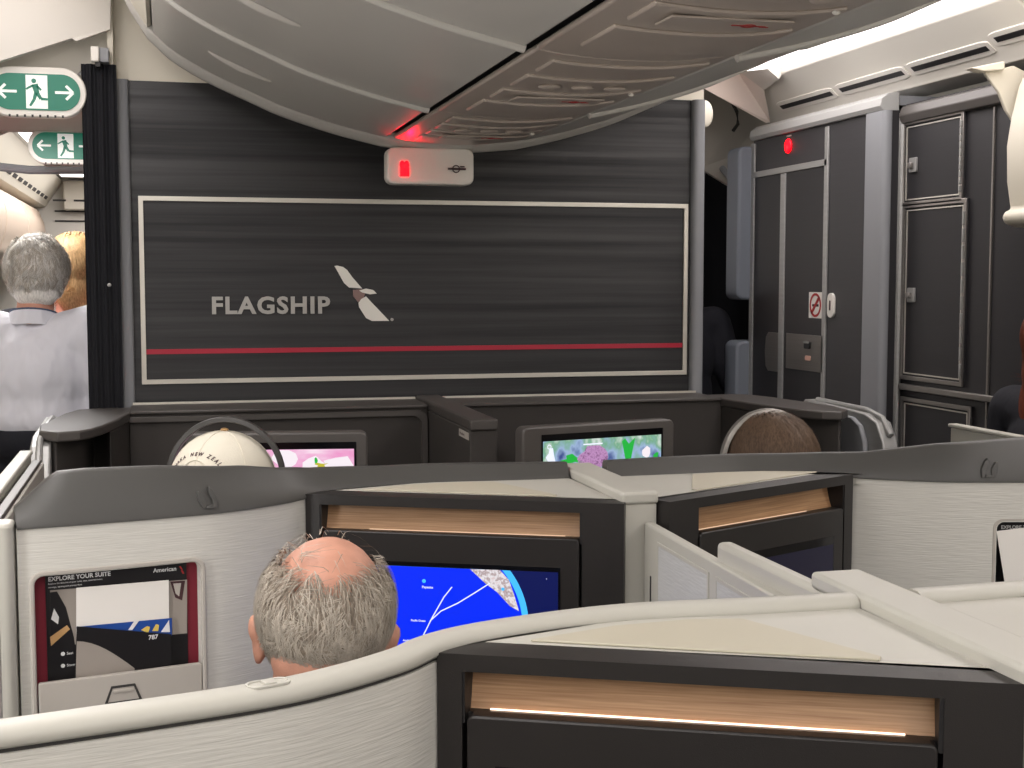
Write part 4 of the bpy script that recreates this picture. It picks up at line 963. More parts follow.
def door(p0, p1, latch, hinge, lab):
    a, b_ = cz_(*p0), cz_(*p1); y0, y1, z0, z1 = b_[0], a[0], b_[1], a[1]
    g = MB(TC); g.box(y0, y1, z0, z1, 0, .006); d = g.build('door', 'monument_dark', cb, bevel=.001)
    w = .014; o = [(y0, z0), (y1, z0), (y1, z1), (y0, z1)]; i_ = [(y0 + w, z0 + w), (y1 - w, z0 + w), (y1 - w, z1 - w), (y0 + w, z1 - w)]
    g = MB(TC); g.ring(o, i_, .006, .013); g.build('door_frame', 'steel', d, bevel=.0015)
    o2 = [(y0 + w + .006, z0 + w + .006), (y1 - w - .006, z0 + w + .006), (y1 - w - .006, z1 - w - .006), (y0 + w + .006, z1 - w - .006)]
    i2 = [(y0 + w + .010, z0 + w + .010), (y1 - w - .010, z0 + w + .010), (y1 - w - .010, z1 - w - .010), (y0 + w + .010, z1 - w - .010)]
    g = MB(TC); g.ring(o2, i2, .006, .009); g.build('inner_line', 'trim', d)
    if latch:
        q = cz_(*latch); g = MB(TC); g.prism(rrect(q[0] - .022, q[0] + .022, q[1] - .024, q[1] + .024, .004), .006, .014); lt_ = g.build('latch', 'alu', d, bevel=.0015)
        g = MB(TC); g.box(q[0] - .006, q[0] + .016, q[1] - .010, q[1] + .008, .014, .024); g.build('latch_knob', 'steel', lt_, bevel=.002)
    if hinge:
        n = 10
        g = MB(TC)
        for k in range(n):
            za = z0 + .03 + (z1 - z0 - .06) * k / n; zb = za + (z1 - z0 - .06) / n * .8; g.box(y0 + .003, y0 + .011, za, zb, .013, .019)
        g.build('hinge', 'alu', d, bevel=.001)
door((906, 122), (965, 201), (916, 165), True, 'upper')
door((906, 204.5), (965, 387), (914, 295), True, 'middle')
door((903.5, 396), (972, 470), None, False, 'lower')
q0, q1 = cz_(903, 389), cz_(1006, 399)
g = MB(TC); g.box(q1[0], q0[0], (q0[1] + q1[1]) / 2 - .008, (q0[1] + q1[1]) / 2 + .012, 0, .02); g.build('rubbing_strip', 'steel', cb, bevel=.003)
s_ = cz_(992, 250)[0]; g = MB(TC); g.box(s_ - .004, s_ + .004, .9, 2.12, 0, .006); g.build('panel_seam', 'steel', cb)

# right overhead side bins
pf = [(3.4, 2.24), (2.44, 2.232), (2.385, 2.215), (2.352, 2.15), (2.330, 2.06), (2.318, 1.98), (2.322, 1.88), (2.336, 1.802), (2.316, 1.797), (2.310, 1.78), (2.316, 1.762), (2.35, 1.752), (3.4, 1.72)]
for (a, b_, lab) in ((2.3, 3.40, 'cream curved side bin at the upper right picture edge'), (1.2, 2.29, 'cream side bin behind the upper right picture edge'), (.1, 1.19, 'cream side bin right of the camera')):
    g = MB(); g.prism(pf, a, b_, lambda p, q, c: (p, c, q)); o = g.build('side_bin', 'bin_cream', bevel=.012, seg=3, ang=50); tag(o, lab, 'overhead bin', 'side bins above the right window seats')
# end cap fin of the bin
t = thing('stowage_fin', (2.45, 3.44, 1.9), 'cream flared fin just left of the upper right side bin', 'fin')
g = MB(); pts = [PY(*q_, 3.44) for q_ in ((983, 73), (1012, 66), (1024, 72), (1024, 140), (1004, 110), (997, 92))]
g.prism([(p.x, p.z) for p in pts], 3.432, 3.444, lambda a, b_, c: (a, c, b_)); g.build('fin', 'bin_cream', t, bevel=.003, seg=3)
g = MB(); g.prism([(x, z) for x, z in [(PY(982, 71, 3.42).x, PY(982, 72, 3.42).z), (PY(982, 65, 3.36).x, PY(984, 65, 3.36).z), (PY(1016, 58, 3.36).x, PY(1016, 58, 3.36).z), (PY(1016, 66, 3.36).x, PY(1016, 67, 3.36).z)]], 3.41, 3.45, lambda a, b_, c: (a, c, b_)); g.build('top_lip', 'bin_cream', t, bevel=.004)

# dark curtain closing the doorway right of the partition
g = MB(); rows = []
for i in range(50):
    t = i / 49; x = 1.85 + 1.5 * t; y = 5.95 + .025 * math.sin(t * 34); rows.append([(x, y, .02), (x, y, PY(720, 168, 5.95).z), (x, y + .012, PY(720, 168, 5.95).z), (x, y + .012, .02)])
g.loft(rows); o = g.build('doorway_curtain', 'curtain'); tag(o, 'black curtain filling the narrow doorway right of the partition', 'curtain')
g = MB(); g.tube([PY(700, 165, 5.9), PY(735, 163, 5.9), PY(760, 165, 5.9)], .012, 8); o = g.build('doorway_rail', 'alu_grey'); tag(o, 'thin grey rail over the black doorway curtain', 'rail')
g = MB(); g.tube([PY(722, 168, 5.6), PY(737, 186, 5.5)], .014, 8); o = g.build('doorway_strut', 'alu_grey'); tag(o, 'short slanting grey strut under the doorway ceiling', 'strut')
# ------------------------------------------------------------------ people
def skinmat(name, rgb, na=.12): return mat(name, rgb, .55, noise_amt=na, nscale=(45, 45, 45), bump=.0003, bscale=(300, 300, 300))
M['skin'] = skinmat('skin_pink', (200, 146, 124), .08); M['skin2'] = skinmat('skin_warm', (196, 140, 114))
def hairmat(name, c, am=.35): return mat(name, c, .6, noise_amt=am, nscale=(260, 260, 60), spec=.3)
M['hair_grey'] = hairmat('hair_grey', (146, 134, 120)); M['hair_white'] = hairmat('hair_white', (226, 222, 216), .22); M['hair_light'] = hairmat('hair_light', (184, 175, 162), .2)
M['hair_brown'] = hairmat('hair_brown', (106, 86, 70)); M['hair_blond'] = hairmat('hair_blond', (172, 138, 96)); M['hair_red'] = hairmat('hair_redbrown', (120, 62, 44)); M['hair_dark'] = hairmat('hair_dark', (34, 28, 26))
M['shirt_white'] = mat('shirt_white', (222, 222, 230), .7, bump=.03, bscale=(12, 12, 6))
M['shirt_teal'] = mat('shirt_grey', (96, 104, 112), .8, bump=.004, bscale=(20, 20, 12)); M['cloth_dark'] = mat('cloth_navy', (24, 25, 34), .85, bump=.004, bscale=(20, 20, 12))
M['cloth_pink'] = mat('cloth_pink', (226, 60, 96), .8, bump=.004, bscale=(20, 20, 12)); M['cloth_blue'] = mat('cloth_blue', (70, 84, 110), .8, bump=.004, bscale=(20, 20, 12))
M['cap_cloth'] = mat('cap_cloth', (222, 216, 200), .85, bump=.0006, bscale=(300, 300, 300)); M['phone_grey'] = mat('headphone_grey', (56, 54, 52), .4)
M['tag_green'] = mat('tag_green', (16, 120, 60), .6)
def remesh(o, vs, it=6, fac=.6):
    r = o.modifiers.new('remesh', 'REMESH'); r.mode = 'VOXEL'; r.voxel_size = vs; r.use_smooth_shade = True
    s = o.modifiers.new('smooth', 'SMOOTH'); s.iterations = it; s.factor = fac
    dg = bpy.context.evaluated_depsgraph_get(); me = bpy.data.meshes.new_from_object(o.evaluated_get(dg)); o.modifiers.clear(); o.data = me
    me.polygons.foreach_set('use_smooth', [True] * len(me.polygons))
class Person:
    """origin on the floor, +y forward; yaw in degrees clockwise positive to the right"""
    def __init__(s, loc, yaw, label, skin='skin', seated=True, head_shift=(0, 0, 0), head_tilt=0, head_turn=0, scale=1, head_scale=1, head_roll=0):
        s.root = thing('person', loc, label, 'person'); a = R(-yaw); s.L = Vector(loc); s.m = Matrix.Rotation(a, 3, 'Z') * scale; s.seated = seated
        s.T = lambda x, y, z: s.L + s.m @ Vector((x, y, z))
        s.hc = Vector((0, .03, 1.21) if seated else (0, .02, 1.64)) + Vector(head_shift)
        s.hm = head_scale * Matrix.Rotation(R(head_turn), 3, 'Z') @ Matrix.Rotation(R(head_roll), 3, 'Y') @ Matrix.Rotation(R(-head_tilt), 3, 'X')
        s.H = lambda x, y, z: s.T(*(s.hc + s.hm @ Vector((x, y, z))))
        s.skin = skin
    def joints(s, arms=None):
        if s.seated:
            J = dict(hip=(.095, .02, .52), knee=(.13, .45, .54), ankle=(.12, .50, .11), toe=(.13, .68, .045), sh=(.175, -.02, .99), el=(.23, .06, .73), wr=(.14, .30, .66), pel=(0, .0, .52), chest=(0, -.02, .88), nb=(0, -.015, 1.03))
        else:
            J = dict(hip=(.095, 0, .93), knee=(.105, .02, .52), ankle=(.11, -.03, .1), toe=(.13, .15, .035), sh=(.18, -.01, 1.42), el=(.235, -.01, 1.12), wr=(.225, .10, .88), pel=(0, 0, .96), chest=(0, -.01, 1.28), nb=(0, -.01, 1.45))
        if arms: J.update(arms)
        return {k: Vector(v) for k, v in J.items()}
    def body(s, voxel=.0075, arms=None):
        J = s.joints(arms); s.J = J; g = MB(s.T)
        neck_top = s.hc + s.hm @ Vector((0, -.02, -.04))
        g.cap(J['nb'], .062, neck_top, .056)
        g.ell(J['chest'], (.15, .10, .18)); g.ell(J['pel'] + Vector((0, 0, .03)), (.15, .11, .12)); g.ell((J['chest'] + J['pel']) / 2, (.135, .095, .18))
        g.cap(J['nb'] + Vector((0, 0, -.04)), .07, J['sh'] * 1.0, .055); m = Vector(J['sh']); m.x *= -1; g.cap(J['nb'] + Vector((0, 0, -.04)), .07, m, .055)
        for sg in (1, -1):
            f = lambda v: Vector((v.x * sg, v.y, v.z))
            wk = 'wr' if sg > 0 else 'wrL'; ek = 'el' if sg > 0 else 'elL'
            wr = f(J['wr']) if wk not in J else J[wk]; el = f(J['el']) if ek not in J else J[ek]
            g.cap(f(J['sh']), .052, el, .038); g.cap(el, .038, wr, .024)
            g.cap(f(J['hip']), .085, f(J['knee']), .055); g.cap(f(J['knee']), .055, f(J['ankle']), .036); g.cap(f(J['ankle']), .04, f(J['toe']), .028)
            # hand: palm, four unequal fingers, thumb off the side
            d = (wr - el).normalized(); side_ = Vector((-sg, 0, 0)); side_ = (side_ - d * side_.dot(d)).normalized(); nn = d.cross(side_).normalized()
            if nn.z > 0: nn = -nn
            g.cap(wr, .023, wr + d * .05, .026); g.cap(wr + d * .03 + side_ * .02, .016, wr + d * .078 + side_ * .028, .013); g.cap(wr + d * .03 - side_ * .02, .016, wr + d * .072 - side_ * .028, .012)
            for k, (o_, L_) in enumerate(((.030, .066), (.010, .076), (-.010, .070), (-.030, .055))):
                a = wr + d * .078 + side_ * o_; b_ = a + d * L_ * .5 + nn * .008; c = b_ + d * L_ * .38 + nn * L_ * .3
                g.cap(a, .0095, b_, .0088, 1); g.cap(b_, .0088, c, .0078, 1)
            a = wr + d * .028 + side_ * .026; b_ = a + d * .032 + side_ * .026; g.cap(a, .013, b_, .0105, 1); g.cap(b_, .0105, b_ + d * .028 + side_ * .004 + nn * .008, .009, 1)
        # head
        gh = MB(s.H)
        gh.ell((0, -.012, .035), (.0735, .094, .087)); gh.ell((0, .03, -.03), (.060, .066, .082)); gh.ell((0, .052, -.085), (.042, .038, .03)); gh.ell((0, -.05, -.02), (.062, .05, .06))
        gh.ell((0, .094, -.022), (.012, .018, .024)); gh.ell((0, .106, -.036), (.016, .012, .010)); gh.ell((0, .083, .016), (.046, .014, .010))
        gh.ell((0, .088, -.066), (.024, .010, .006)); gh.ell((0, .087, -.075), (.021, .010, .006)); 
        for sg in (1, -1):
            gh.ell((sg * .078, -.008, -.012), (.010, .020, .032), (R(-22 * sg), 'Z')); gh.ell((sg * .087, -.018, .004), (.007, .014, .018), (R(-30 * sg), 'Z')); gh.ell((sg * .079, .0, -.035), (.007, .010, .012)); gh.ell((sg * .04, .07, -.03), (.02, .018, .018))
        g.v += gh.v; n0 = len(g.v) - len(gh.v); g.f += [[i + n0 for i in f] for f in gh.f]
        o = g.build('body', s.skin, s.root, keepn=True); remesh(o, voxel, 4, .5)
        e = MB(s.H)
        for sg in (1, -1): e.ell((sg * .031, .083, -.002), (.0125, .008, .007))
        eo = e.build('eyes', 'eye', s.root); e = MB(s.H)
        for sg in (1, -1): e.ell((sg * .031, .090, -.002), (.0055, .003, .0055))
        e.build('iris', 'iris', eo)
    def clothes(s, top, bottom, voxel=.012, collar=True, long=True, infl=.016):
        J = s.J; g = MB(s.T); i = infl
        g.ell(J['chest'], (.155 + i, .105 + i, .18)); g.ell((J['chest'] + J['pel']) / 2, (.14 + i, .10 + i, .2)); g.ell(J['pel'] + Vector((0, 0, .06)), (.15 + i, .115 + i, .09))
        for sg in (1, -1):
            f = lambda v: Vector((v.x * sg, v.y, v.z))
            ek = 'el' if sg > 0 else 'elL'; wk = 'wr' if sg > 0 else 'wrL'
            el = J[ek] if ek in J and sg < 0 else f(J['el']); wr = J[wk] if wk in J and sg < 0 else f(J['wr'])
            g.cap(J['nb'] + Vector((sg * .03, -.005, -.055)), .062 + i * .6, f(J['sh']), .056 + i)
            g.cap(f(J['sh']), .056 + i, el, .046 + i * .7)
            if long: g.cap(el, .046 + i * .7, wr + (el - wr) * .12, .032 + i * .6)
        g.ell(J['nb'] + Vector((0, -.005, -.03)), (.085, .078, .05))
        o = g.build('shirt', top, s.root, keepn=True); remesh(o, voxel, 5, .5)
        g = MB(s.T); g.ell(J['pel'], (.158 + i * .8, .12 + i * .8, .11))
        for sg in (1, -1):
            f = lambda v: Vector((v.x * sg, v.y, v.z)); g.cap(f(J['hip']), .092 + i * .6, f(J['knee']), .066 + i * .4); g.cap(f(J['knee']), .066 + i * .4, f(J['ankle']) + Vector((0, 0, .03)), .05)
        o = g.build('trousers', bottom, s.root, keepn=True); remesh(o, voxel, 5, .5)
        g = MB(s.T)
        for sg in (1, -1):
            f = lambda v: Vector((v.x * sg, v.y, v.z)); g.cap(f(J['ankle']) - Vector((0, .02, .04)), .046, f(J['toe']), .034)
        o = g.build('shoes', 'black', s.root, keepn=True); remesh(o, .012, 3, .5)
    def hair(s, m, n, keep, length, flow, w=.0009, lift=.006, cap_=True, seed=1, lump=.012, thick=.004, ax=(.0765, .097, .090), c=(0, -.012, .033)):
        """strands rooted on the skull where keep(dir) holds"""
        rnd = random.Random(seed); g = MB(s.H); c = Vector(c)
        if cap_:
            vs, fs = ico(5); ok = [keep(v, rnd, True) for v in vs]; idx = {}; V = []; Fc = []
            for f in fs:
                if all(ok[i] for i in f):
                    for i in f:
                        if i not in idx:
                            v = vs[i]; idx[i] = len(V); q = 1 + lump * noise.noise(v * 4.5) + lump * .6 * noise.noise(v * 11)
                            V.append(c + Vector((v.x * (ax[0] + thick) * q, v.y * (ax[1] + thick) * q, v.z * (ax[2] + thick) * q)))
                    Fc.append([idx[i] for i in f])
            gc = MB(s.H); gc.add(V, Fc); hc = gc.build('hair', m, s.root, ang=180, keepn=True)
            so = hc.modifiers.new('thickness', 'SOLIDIFY'); so.thickness = .006; so.offset = -1
        k = 0; tries = 0
        while k < n and tries < n * 20:
            tries += 1
            v = Vector((rnd.gauss(0, 1), rnd.gauss(0, 1), rnd.gauss(0, 1))).normalized()
            if not keep(v, rnd, False): continue
            k += 1
            lq = 1 + (lump * noise.noise(v * 4.5) + lump * .6 * noise.noise(v * 11)) * (1 if lump > .02 else 0)
            p = c + lq * Vector((v.x * (ax[0] + thick * .8), v.y * (ax[1] + thick * .8), v.z * (ax[2] + thick * .8)))
            nr = Vector((v.x / ax[0], v.y / ax[1], v.z / ax[2])).normalized()
            t = flow(v, rnd); t = (t - nr * t.dot(nr)); t = t.normalized() if t.length > 1e-4 else Vector((0, 0, -1))
            L_ = length(v, rnd); sd = t.cross(nr).normalized(); curl = rnd.uniform(-.35, .35)
            pts = []; q = p; d = (t + nr * rnd.uniform(.1, .5)).normalized(); ns = 4
            for i in range(ns + 1):
                pts.append(q); q = q + d * (L_ / ns)
                # keep the strand hugging the skull
                rel = q - c; e = Vector((rel.x / (ax[0] + lift + thick), rel.y / (ax[1] + lift + thick), rel.z / (ax[2] + lift + thick)))
                if rel.z > -.09:
                    if e.length > lq : q = c + rel / e.length * lq
                    elif e.length < .97 * lq: q = c + rel / max(e.length, .1) * .985 * lq
                d = (t + sd * curl * (i + 1) / ns + Vector((0, 0, -.12)) * 1).normalized()
                nr2 = (q - c).normalized(); d = (d - nr2 * d.dot(nr2) * .8).normalized()
            vv = []
            for i, q in enumerate(pts):
                ww = w * (1 - .8 * i / ns); vv += [q + sd * ww, q - sd * ww]
            g.add(vv, [(2 * i, 2 * i + 1, 2 * i + 3, 2 * i + 2) for i in range(ns)])
        o = g.build('hair_strands', m, s.root, smooth=True, ang=180, keepn=True)
        return o

# balding man, grey hair
def clump(v, f=5, seed=0):
    p = v * f + Vector((seed, seed * 2, 0)); return Vector((noise.noise(p), noise.noise(p + Vector((31, 7, 3))), noise.noise(p + Vector((5, 17, 41)))))
P1 = Person((.170, 1.535, 0), 1, 'grey-haired balding passenger seen from behind, seated in front of the blue map', seated=True, head_shift=(.004, .0, -.022), head_tilt=9, head_turn=-10, head_roll=5, head_scale=.93)
P1.body(.005, arms=dict(el=(.235, .05, .74), wr=(.12, .30, .66))); P1.clothes('shirt_teal', 'cloth_dark')
def bald_d(v):
    ph = math.degrees(math.atan2(-v.y, v.z)); lim = 82 if ph > 0 else 84
    return math.sqrt((math.degrees(math.asin(max(-1, min(1, v.x)))) / 60) ** 2 + (ph / lim) ** 2) + .13 * noise.noise(v * 4)
def bald_keep(v, rnd, hard):
    if v.y > .42 and v.z < .45: return False
    if v.z < -.60 + .10 * math.cos(v.x * 5): return False
    if abs(v.x) > .86 and -.75 < v.z < -.18 and abs(v.y) < .40: return False
    d = bald_d(v)
    if hard: return d > 1.28 and v.z > -.54
    p = max(0, min(1, (d - .66) / .55)) ** 1.8
    return rnd.random() < max(.003, p)
def bald_flow(v, r):
    c = clump(v, 4.2); c2 = clump(v, 11, 3)
    base = Vector((v.x * .8, -.2, -1)) if v.z < .6 else Vector((v.x * 1.2 + .5, -.4 if v.y < 0 else .8, -.2))
    return base + c * 1.9 + c2 * 1.0 + Vector((r.uniform(-.15, .15), r.uniform(-.15, .15), 0))
P1.hair('hair_grey', 17000, bald_keep, lambda v, r: r.uniform(.022, .055), bald_flow, w=.0006, lift=.009, seed=3, thick=.002)
P1.hair('hair_light', 3500, bald_keep, lambda v, r: r.uniform(.025, .045), bald_flow, w=.0005, lift=.011, seed=9, thick=.003, cap_=False)
g = MB(P1.T); g.box(-.050, -.036, -.098, -.094, 1.045, 1.085); tg = g.build('collar_tag', 'tag_green', P1.root, bevel=.001)

# passenger with white cap and headphones
P2 = Person((.11, 2.69, 0), 33, 'passenger in a white cap and grey headphones in the front left suite, seen from behind', seated=True, head_shift=(0, -.03, -.036), head_turn=0, head_tilt=4)
P2.body(.009); P2.clothes('cloth_blue', 'cloth_dark')
vs, fs = ico(4)
def cap_mesh(s):
    g = MB(s.H); idx = {}; V = []; Fc = []
    keep = lambda v: v.z > -.12 and not (v.y < -.75 and v.z < .22 - .0 and abs(v.x) < .30)
    for f in fs:
        if all(keep(vs[i]) for i in f):
            for i in f:
                if i not in idx: idx[i] = len(V); v = vs[i]; V.append((v.x * .099, -.012 + v.y * .116, .030 + v.z * .103))
            Fc.append([idx[i] for i in f])
    g.add(V, Fc); o = g.build('cap', 'cap_cloth', s.root, ang=180); so = o.modifiers.new('thickness', 'SOLIDIFY'); so.thickness = .003
    g = MB(s.H); b_ = []
    for k in range(13):
        a = R(20 + 140 * k / 12); b_.append((.085 * math.cos(a), .06 + .125 * math.sin(a) * .75 ))
    g.prism([(x, y) for x, y in b_], .018, .023); g.build('cap_brim', 'cap_cloth', o, bevel=.001)
    g = MB(s.H); g.ell((0, -.012, .135), (.008, .008, .004)); g.build('cap_button', 'tan', o)
    g = MB(s.H)
    for k in range(6):
        a = R(60 * k + 30); pts = [(.0995 * math.cos(a) * math.cos(R(t)), -.012 + .1165 * math.sin(a) * math.cos(R(t)), .030 + .1035 * math.sin(R(t))) for t in range(0, 91, 10)]; g.tube(pts, .0009, 5)
    g.build('cap_seam', 'cap_cloth', o)
    g = MB(s.H); pts = [(.034 * math.cos(R(t)), -.012 - .1155 * math.sqrt(max(0, 1 - (.034 * math.cos(R(t)) / .099) ** 2 - ((.048 * math.sin(R(t)) + .003 - 0) / .103) ** 2)) - .001, .033 + .048 * math.sin(R(t)) - .00) for t in range(0, 181, 12)]
    g.tube(pts, .0016, 6); g.build('cap_opening_edge', 'cap_cloth', o)
    # curved lettering above the opening
    word = 'WANAKA NEW ZEALAND'; n = len(word)
    for i, ch in enumerate(word):
        if ch == ' ': continue
        th = R(170 - 160 * i / (n - 1)); cxp = .054 * math.cos(th); czp = .046 + .043 * math.sin(th)
        def TT(a, b2, c, th=th, cxp=cxp, czp=czp):
            ta = th - math.pi / 2; x = cxp + a * math.cos(ta) - b2 * math.sin(ta); z = czp + a * math.sin(ta) + b2 * math.cos(ta)
            q = 1 - (x / .099) ** 2 - ((z - .030) / .103) ** 2; y = -.012 - .116 * math.sqrt(max(q, .02)) - .0008 - c
            return s.H(x, y, z)
        text(ch, .0092, TT, 'icon', 'cap_letter', o, ext=.0002, bold=.0003, align='CENTER')
cap_mesh(P2)
P2.hair('hair_dark', 1500, lambda v, r, h: v.z < 0.15 and v.z > -.55 and v.y < .1 and not (abs(v.x) > .8 and v.z < 0), lambda v, r: r.uniform(.02, .04), lambda v, r: Vector((r.uniform(-.2, .2), 0, -1)), thick=.002)
def headphones(s, label, m, rx=.108, rz=.118, zc=.018, tilt=0, w=.013, yaw=0):
    h = thing('headphones', s.H(0, 0, .0), label, 'headphones')
    cy_, sy_ = math.cos(R(yaw)), math.sin(R(yaw))
    T = lambda x, y, z: s.H(x * cy_ - (y - tilt * z) * sy_, x * sy_ + (y - tilt * z) * cy_, z)
    rows = []
    for k in range(25):
        a = R(180 * k / 24); ca, sa = math.cos(a), math.sin(a)
        rows.append([(rx * ca, -.004 - w, zc + rz * sa), (rx * ca, -.004 + w, zc + rz * sa), ((rx + .010) * ca, -.004 + w * .8, zc + (rz + .011) * sa), ((rx + .010) * ca, -.004 - w * .8, zc + (rz + .011) * sa)])
    g = MB(T); g.loft(rows); g.build('headband', m, h, bevel=.0015, ang=60)
    for sg in (-1, 1):
        g = MB(T); g.ell((sg * (rx - .006), -.004, zc - .025), (.018, .034, .042)); c_ = g.build('ear_cup', m, h); g = MB(T); g.ell((sg * (rx - .018), -.004, zc - .025), (.012, .030, .038)); g.build('ear_pad', 'black', c_)
headphones(P2, 'grey headphones worn over the white cap', 'phone_grey', rx=.106, rz=.112, zc=.038, tilt=.06, yaw=22)

# brown haired passenger, right front suite
P3 = Person((1.343, 2.80, 0), -24, 'brown-haired passenger with silver headphones in the front right suite', skin='skin2', seated=True, head_shift=(-.0, 0, -.045), head_turn=0, head_tilt=2)
P3.body(.009); P3.clothes('cloth_dark', 'cloth_dark')
P3.hair('hair_brown', 9000, lambda v, r, h: (v.y < .35 or v.z > .55) and v.z > -.8, lambda v, r: r.uniform(.07, .15), lambda v, r: Vector((v.x * .5, -.15, -1)) + clump(v, 3) * .5, w=.0009, lift=.012, thick=.009, lump=.05)
headphones(P3, 'silver-grey headphones on the brown-haired passenger', 'phone_silver' if 'phone_silver' in M else mat('phone_silver', (150, 146, 140), .3, metal=.4), rx=.104, rz=.118, zc=.016, tilt=-.0, yaw=-30)

# white-shirted man standing in the aisle
P4 = Person((-.41, 4.62, 0), 8, 'white-haired person in a white shirt and dark lanyard standing in the left aisle', seated=False, head_shift=(-.0, .03, -.036), head_turn=10, head_tilt=8, scale=1.0)
P4.body(.009, arms=dict(sh=(.20, -.01, 1.43), el=(.27, -.03, 1.14), wr=(.25, .16, .99), pel=(0, 0, 1.10), chest=(0, -.01, 1.30))); P4.clothes('shirt_white', 'cloth_dark', infl=.045, voxel=.012)
P4.hair('hair_white', 9000, lambda v, r, h: (v.y < .3 or v.z > .6) and v.z > -.80 and not (abs(v.x) > .85 and v.z < -.1 and v.z > -.6 and v.y > -.3), lambda v, r: r.uniform(.03, .06), lambda v, r: Vector((v.x * .6, -.2, -1)) + clump(v, 3.5) * 1.8 + clump(v, 9, 2) * .8, w=.0012, lift=.018, thick=.009, lump=.09)
P4.hair('hair_light', 2500, lambda v, r, h: (v.y < .3 or v.z > .6) and v.z > -.55, lambda v, r: r.uniform(.03, .05), lambda v, r: Vector((v.x * .6, -.2, -1)) + clump(v, 3.5) * 1.8, w=.0013, lift=.02, thick=.010, cap_=False, lump=.09)
g = MB(P4.T); rows = []
for k in range(25):
    a = 2 * math.pi * k / 24; rr = Vector((.071 * math.cos(a), -.012 + .074 * math.sin(a) + .01, 1.497 - .020 * math.sin(a) ))
    n_ = Vector((math.cos(a), math.sin(a), 0)); rows.append([rr, rr + n_ * .004, rr + n_ * .006 + Vector((0, 0, -.018)), rr + n_ * .002 + Vector((0, 0, -.018))])
g.loft(rows, caps=False); g.build('lanyard', 'cloth_blue', P4.root)
g = MB(P4.T); rows = []
for k in range(25):
    a = 2 * math.pi * k / 24; rr = Vector((.070 * math.cos(a), -.002 + .074 * math.sin(a), 1.483 - .018 * math.sin(a) )); n_ = Vector((math.cos(a), math.sin(a), 0))
    rows.append([rr + Vector((0, 0, .012)), rr + n_ * .005 + Vector((0, 0, .010)), rr + n_ * .022 + Vector((0, 0, -.035)), rr + n_ * .01 + Vector((0, 0, -.035))])
g.loft(rows, caps=False); g.build('shirt_collar', 'shirt_white', P4.root)

# blonde woman
P5 = Person((-.33, 5.25, 0), 20, 'blonde person in a pink top standing beyond the white-haired one', seated=False, head_shift=(0, 0, -.0), head_turn=25)
P5.body(.011); P5.clothes('cloth_pink', 'cloth_dark', infl=.02)
P5.hair('hair_blond', 6000, lambda v, r, h: (v.y < .3 or v.z > .5) and v.z > -.8, lambda v, r: r.uniform(.10, .24), lambda v, r: Vector((v.x * .4, -.2, -1)) + clump(v, 3) * .8, w=.0016, lift=.014, thick=.008, lump=.06)
# pink-capped person at the left edge
P6 = Person((-.745, 5.75, 0), -30, 'person in a pink hat and dark top cut off by the left picture edge', seated=False, head_shift=(.0, 0, .02))
P6.body(.012); P6.clothes('cloth_dark', 'cloth_dark', infl=.02)
g = MB(P6.H)
g.ell((0, -.01, .055), (.100, .118, .092)); g.cap((0, -.01, .02), .088, (0, -.01, .03), .095); o = g.build('hat', 'cloth_pink', P6.root, keepn=True); remesh(o, .008, 3)
# person at right edge
P7 = Person((2.245, 3.03, 0), 85, 'red-brown haired person in dark clothes at the right picture edge', seated=False, head_shift=(0, .0, -.03), head_tilt=6, scale=.885)
P7.body(.010); P7.clothes('cloth_dark', 'cloth_dark', infl=.02)
P7.hair('hair_red', 6000, lambda v, r, h: (v.y < .35 or v.z > .5) and v.z > -.8, lambda v, r: r.uniform(.10, .2), lambda v, r: Vector((v.x * .6 + r.uniform(-.2, .2), -.25, -1)), w=.0016, lift=.02, thick=.014)
# person in the dark doorway
P8 = Person((2.10, 5.35, 0), 170, 'dark-clothed person in the dim doorway with one hand on the crew seat', skin='skin2', seated=False, head_shift=(0, .0, -.14))
P8.body(.010, arms=dict(elL=(-.24, .06, 1.16), wrL=(-.22, .04, 1.33 - .05))); P8.clothes('cloth_dark', 'cloth_dark', infl=.02)
P8.hair('hair_dark', 2500, lambda v, r, h: (v.y < .4 or v.z > .5) and v.z > -.7, lambda v, r: r.uniform(.03, .06), lambda v, r: Vector((r.uniform(-.2, .2), -.1, -1)), w=.0018, thick=.006)

def long_hair(s, m, parts):
    g = MB(s.H)
    for c, r in parts: g.ell(c, r)
    o = g.build('long_hair', m, s.root, keepn=True); remesh(o, .008, 4)
long_hair(P4, 'hair_white', [((0, -.052, -.045), (.072, .050, .060)), ((0, -.045, .0), (.078, .07, .07))])
long_hair(P5, 'hair_blond', [((0, -.07, -.06), (.075, .05, .11)), ((.03, -.075, -.15), (.055, .035, .10)), ((0, -.05, .0), (.08, .07, .09))])
long_hair(P7, 'hair_red', [((0, -.06, -.06), (.085, .06, .12)), ((-.03, -.06, -.16), (.06, .04, .11)), ((0, -.04, .0), (.088, .08, .10))])
long_hair(P3, 'hair_brown', [((0, -.06, -.07), (.07, .05, .10))])
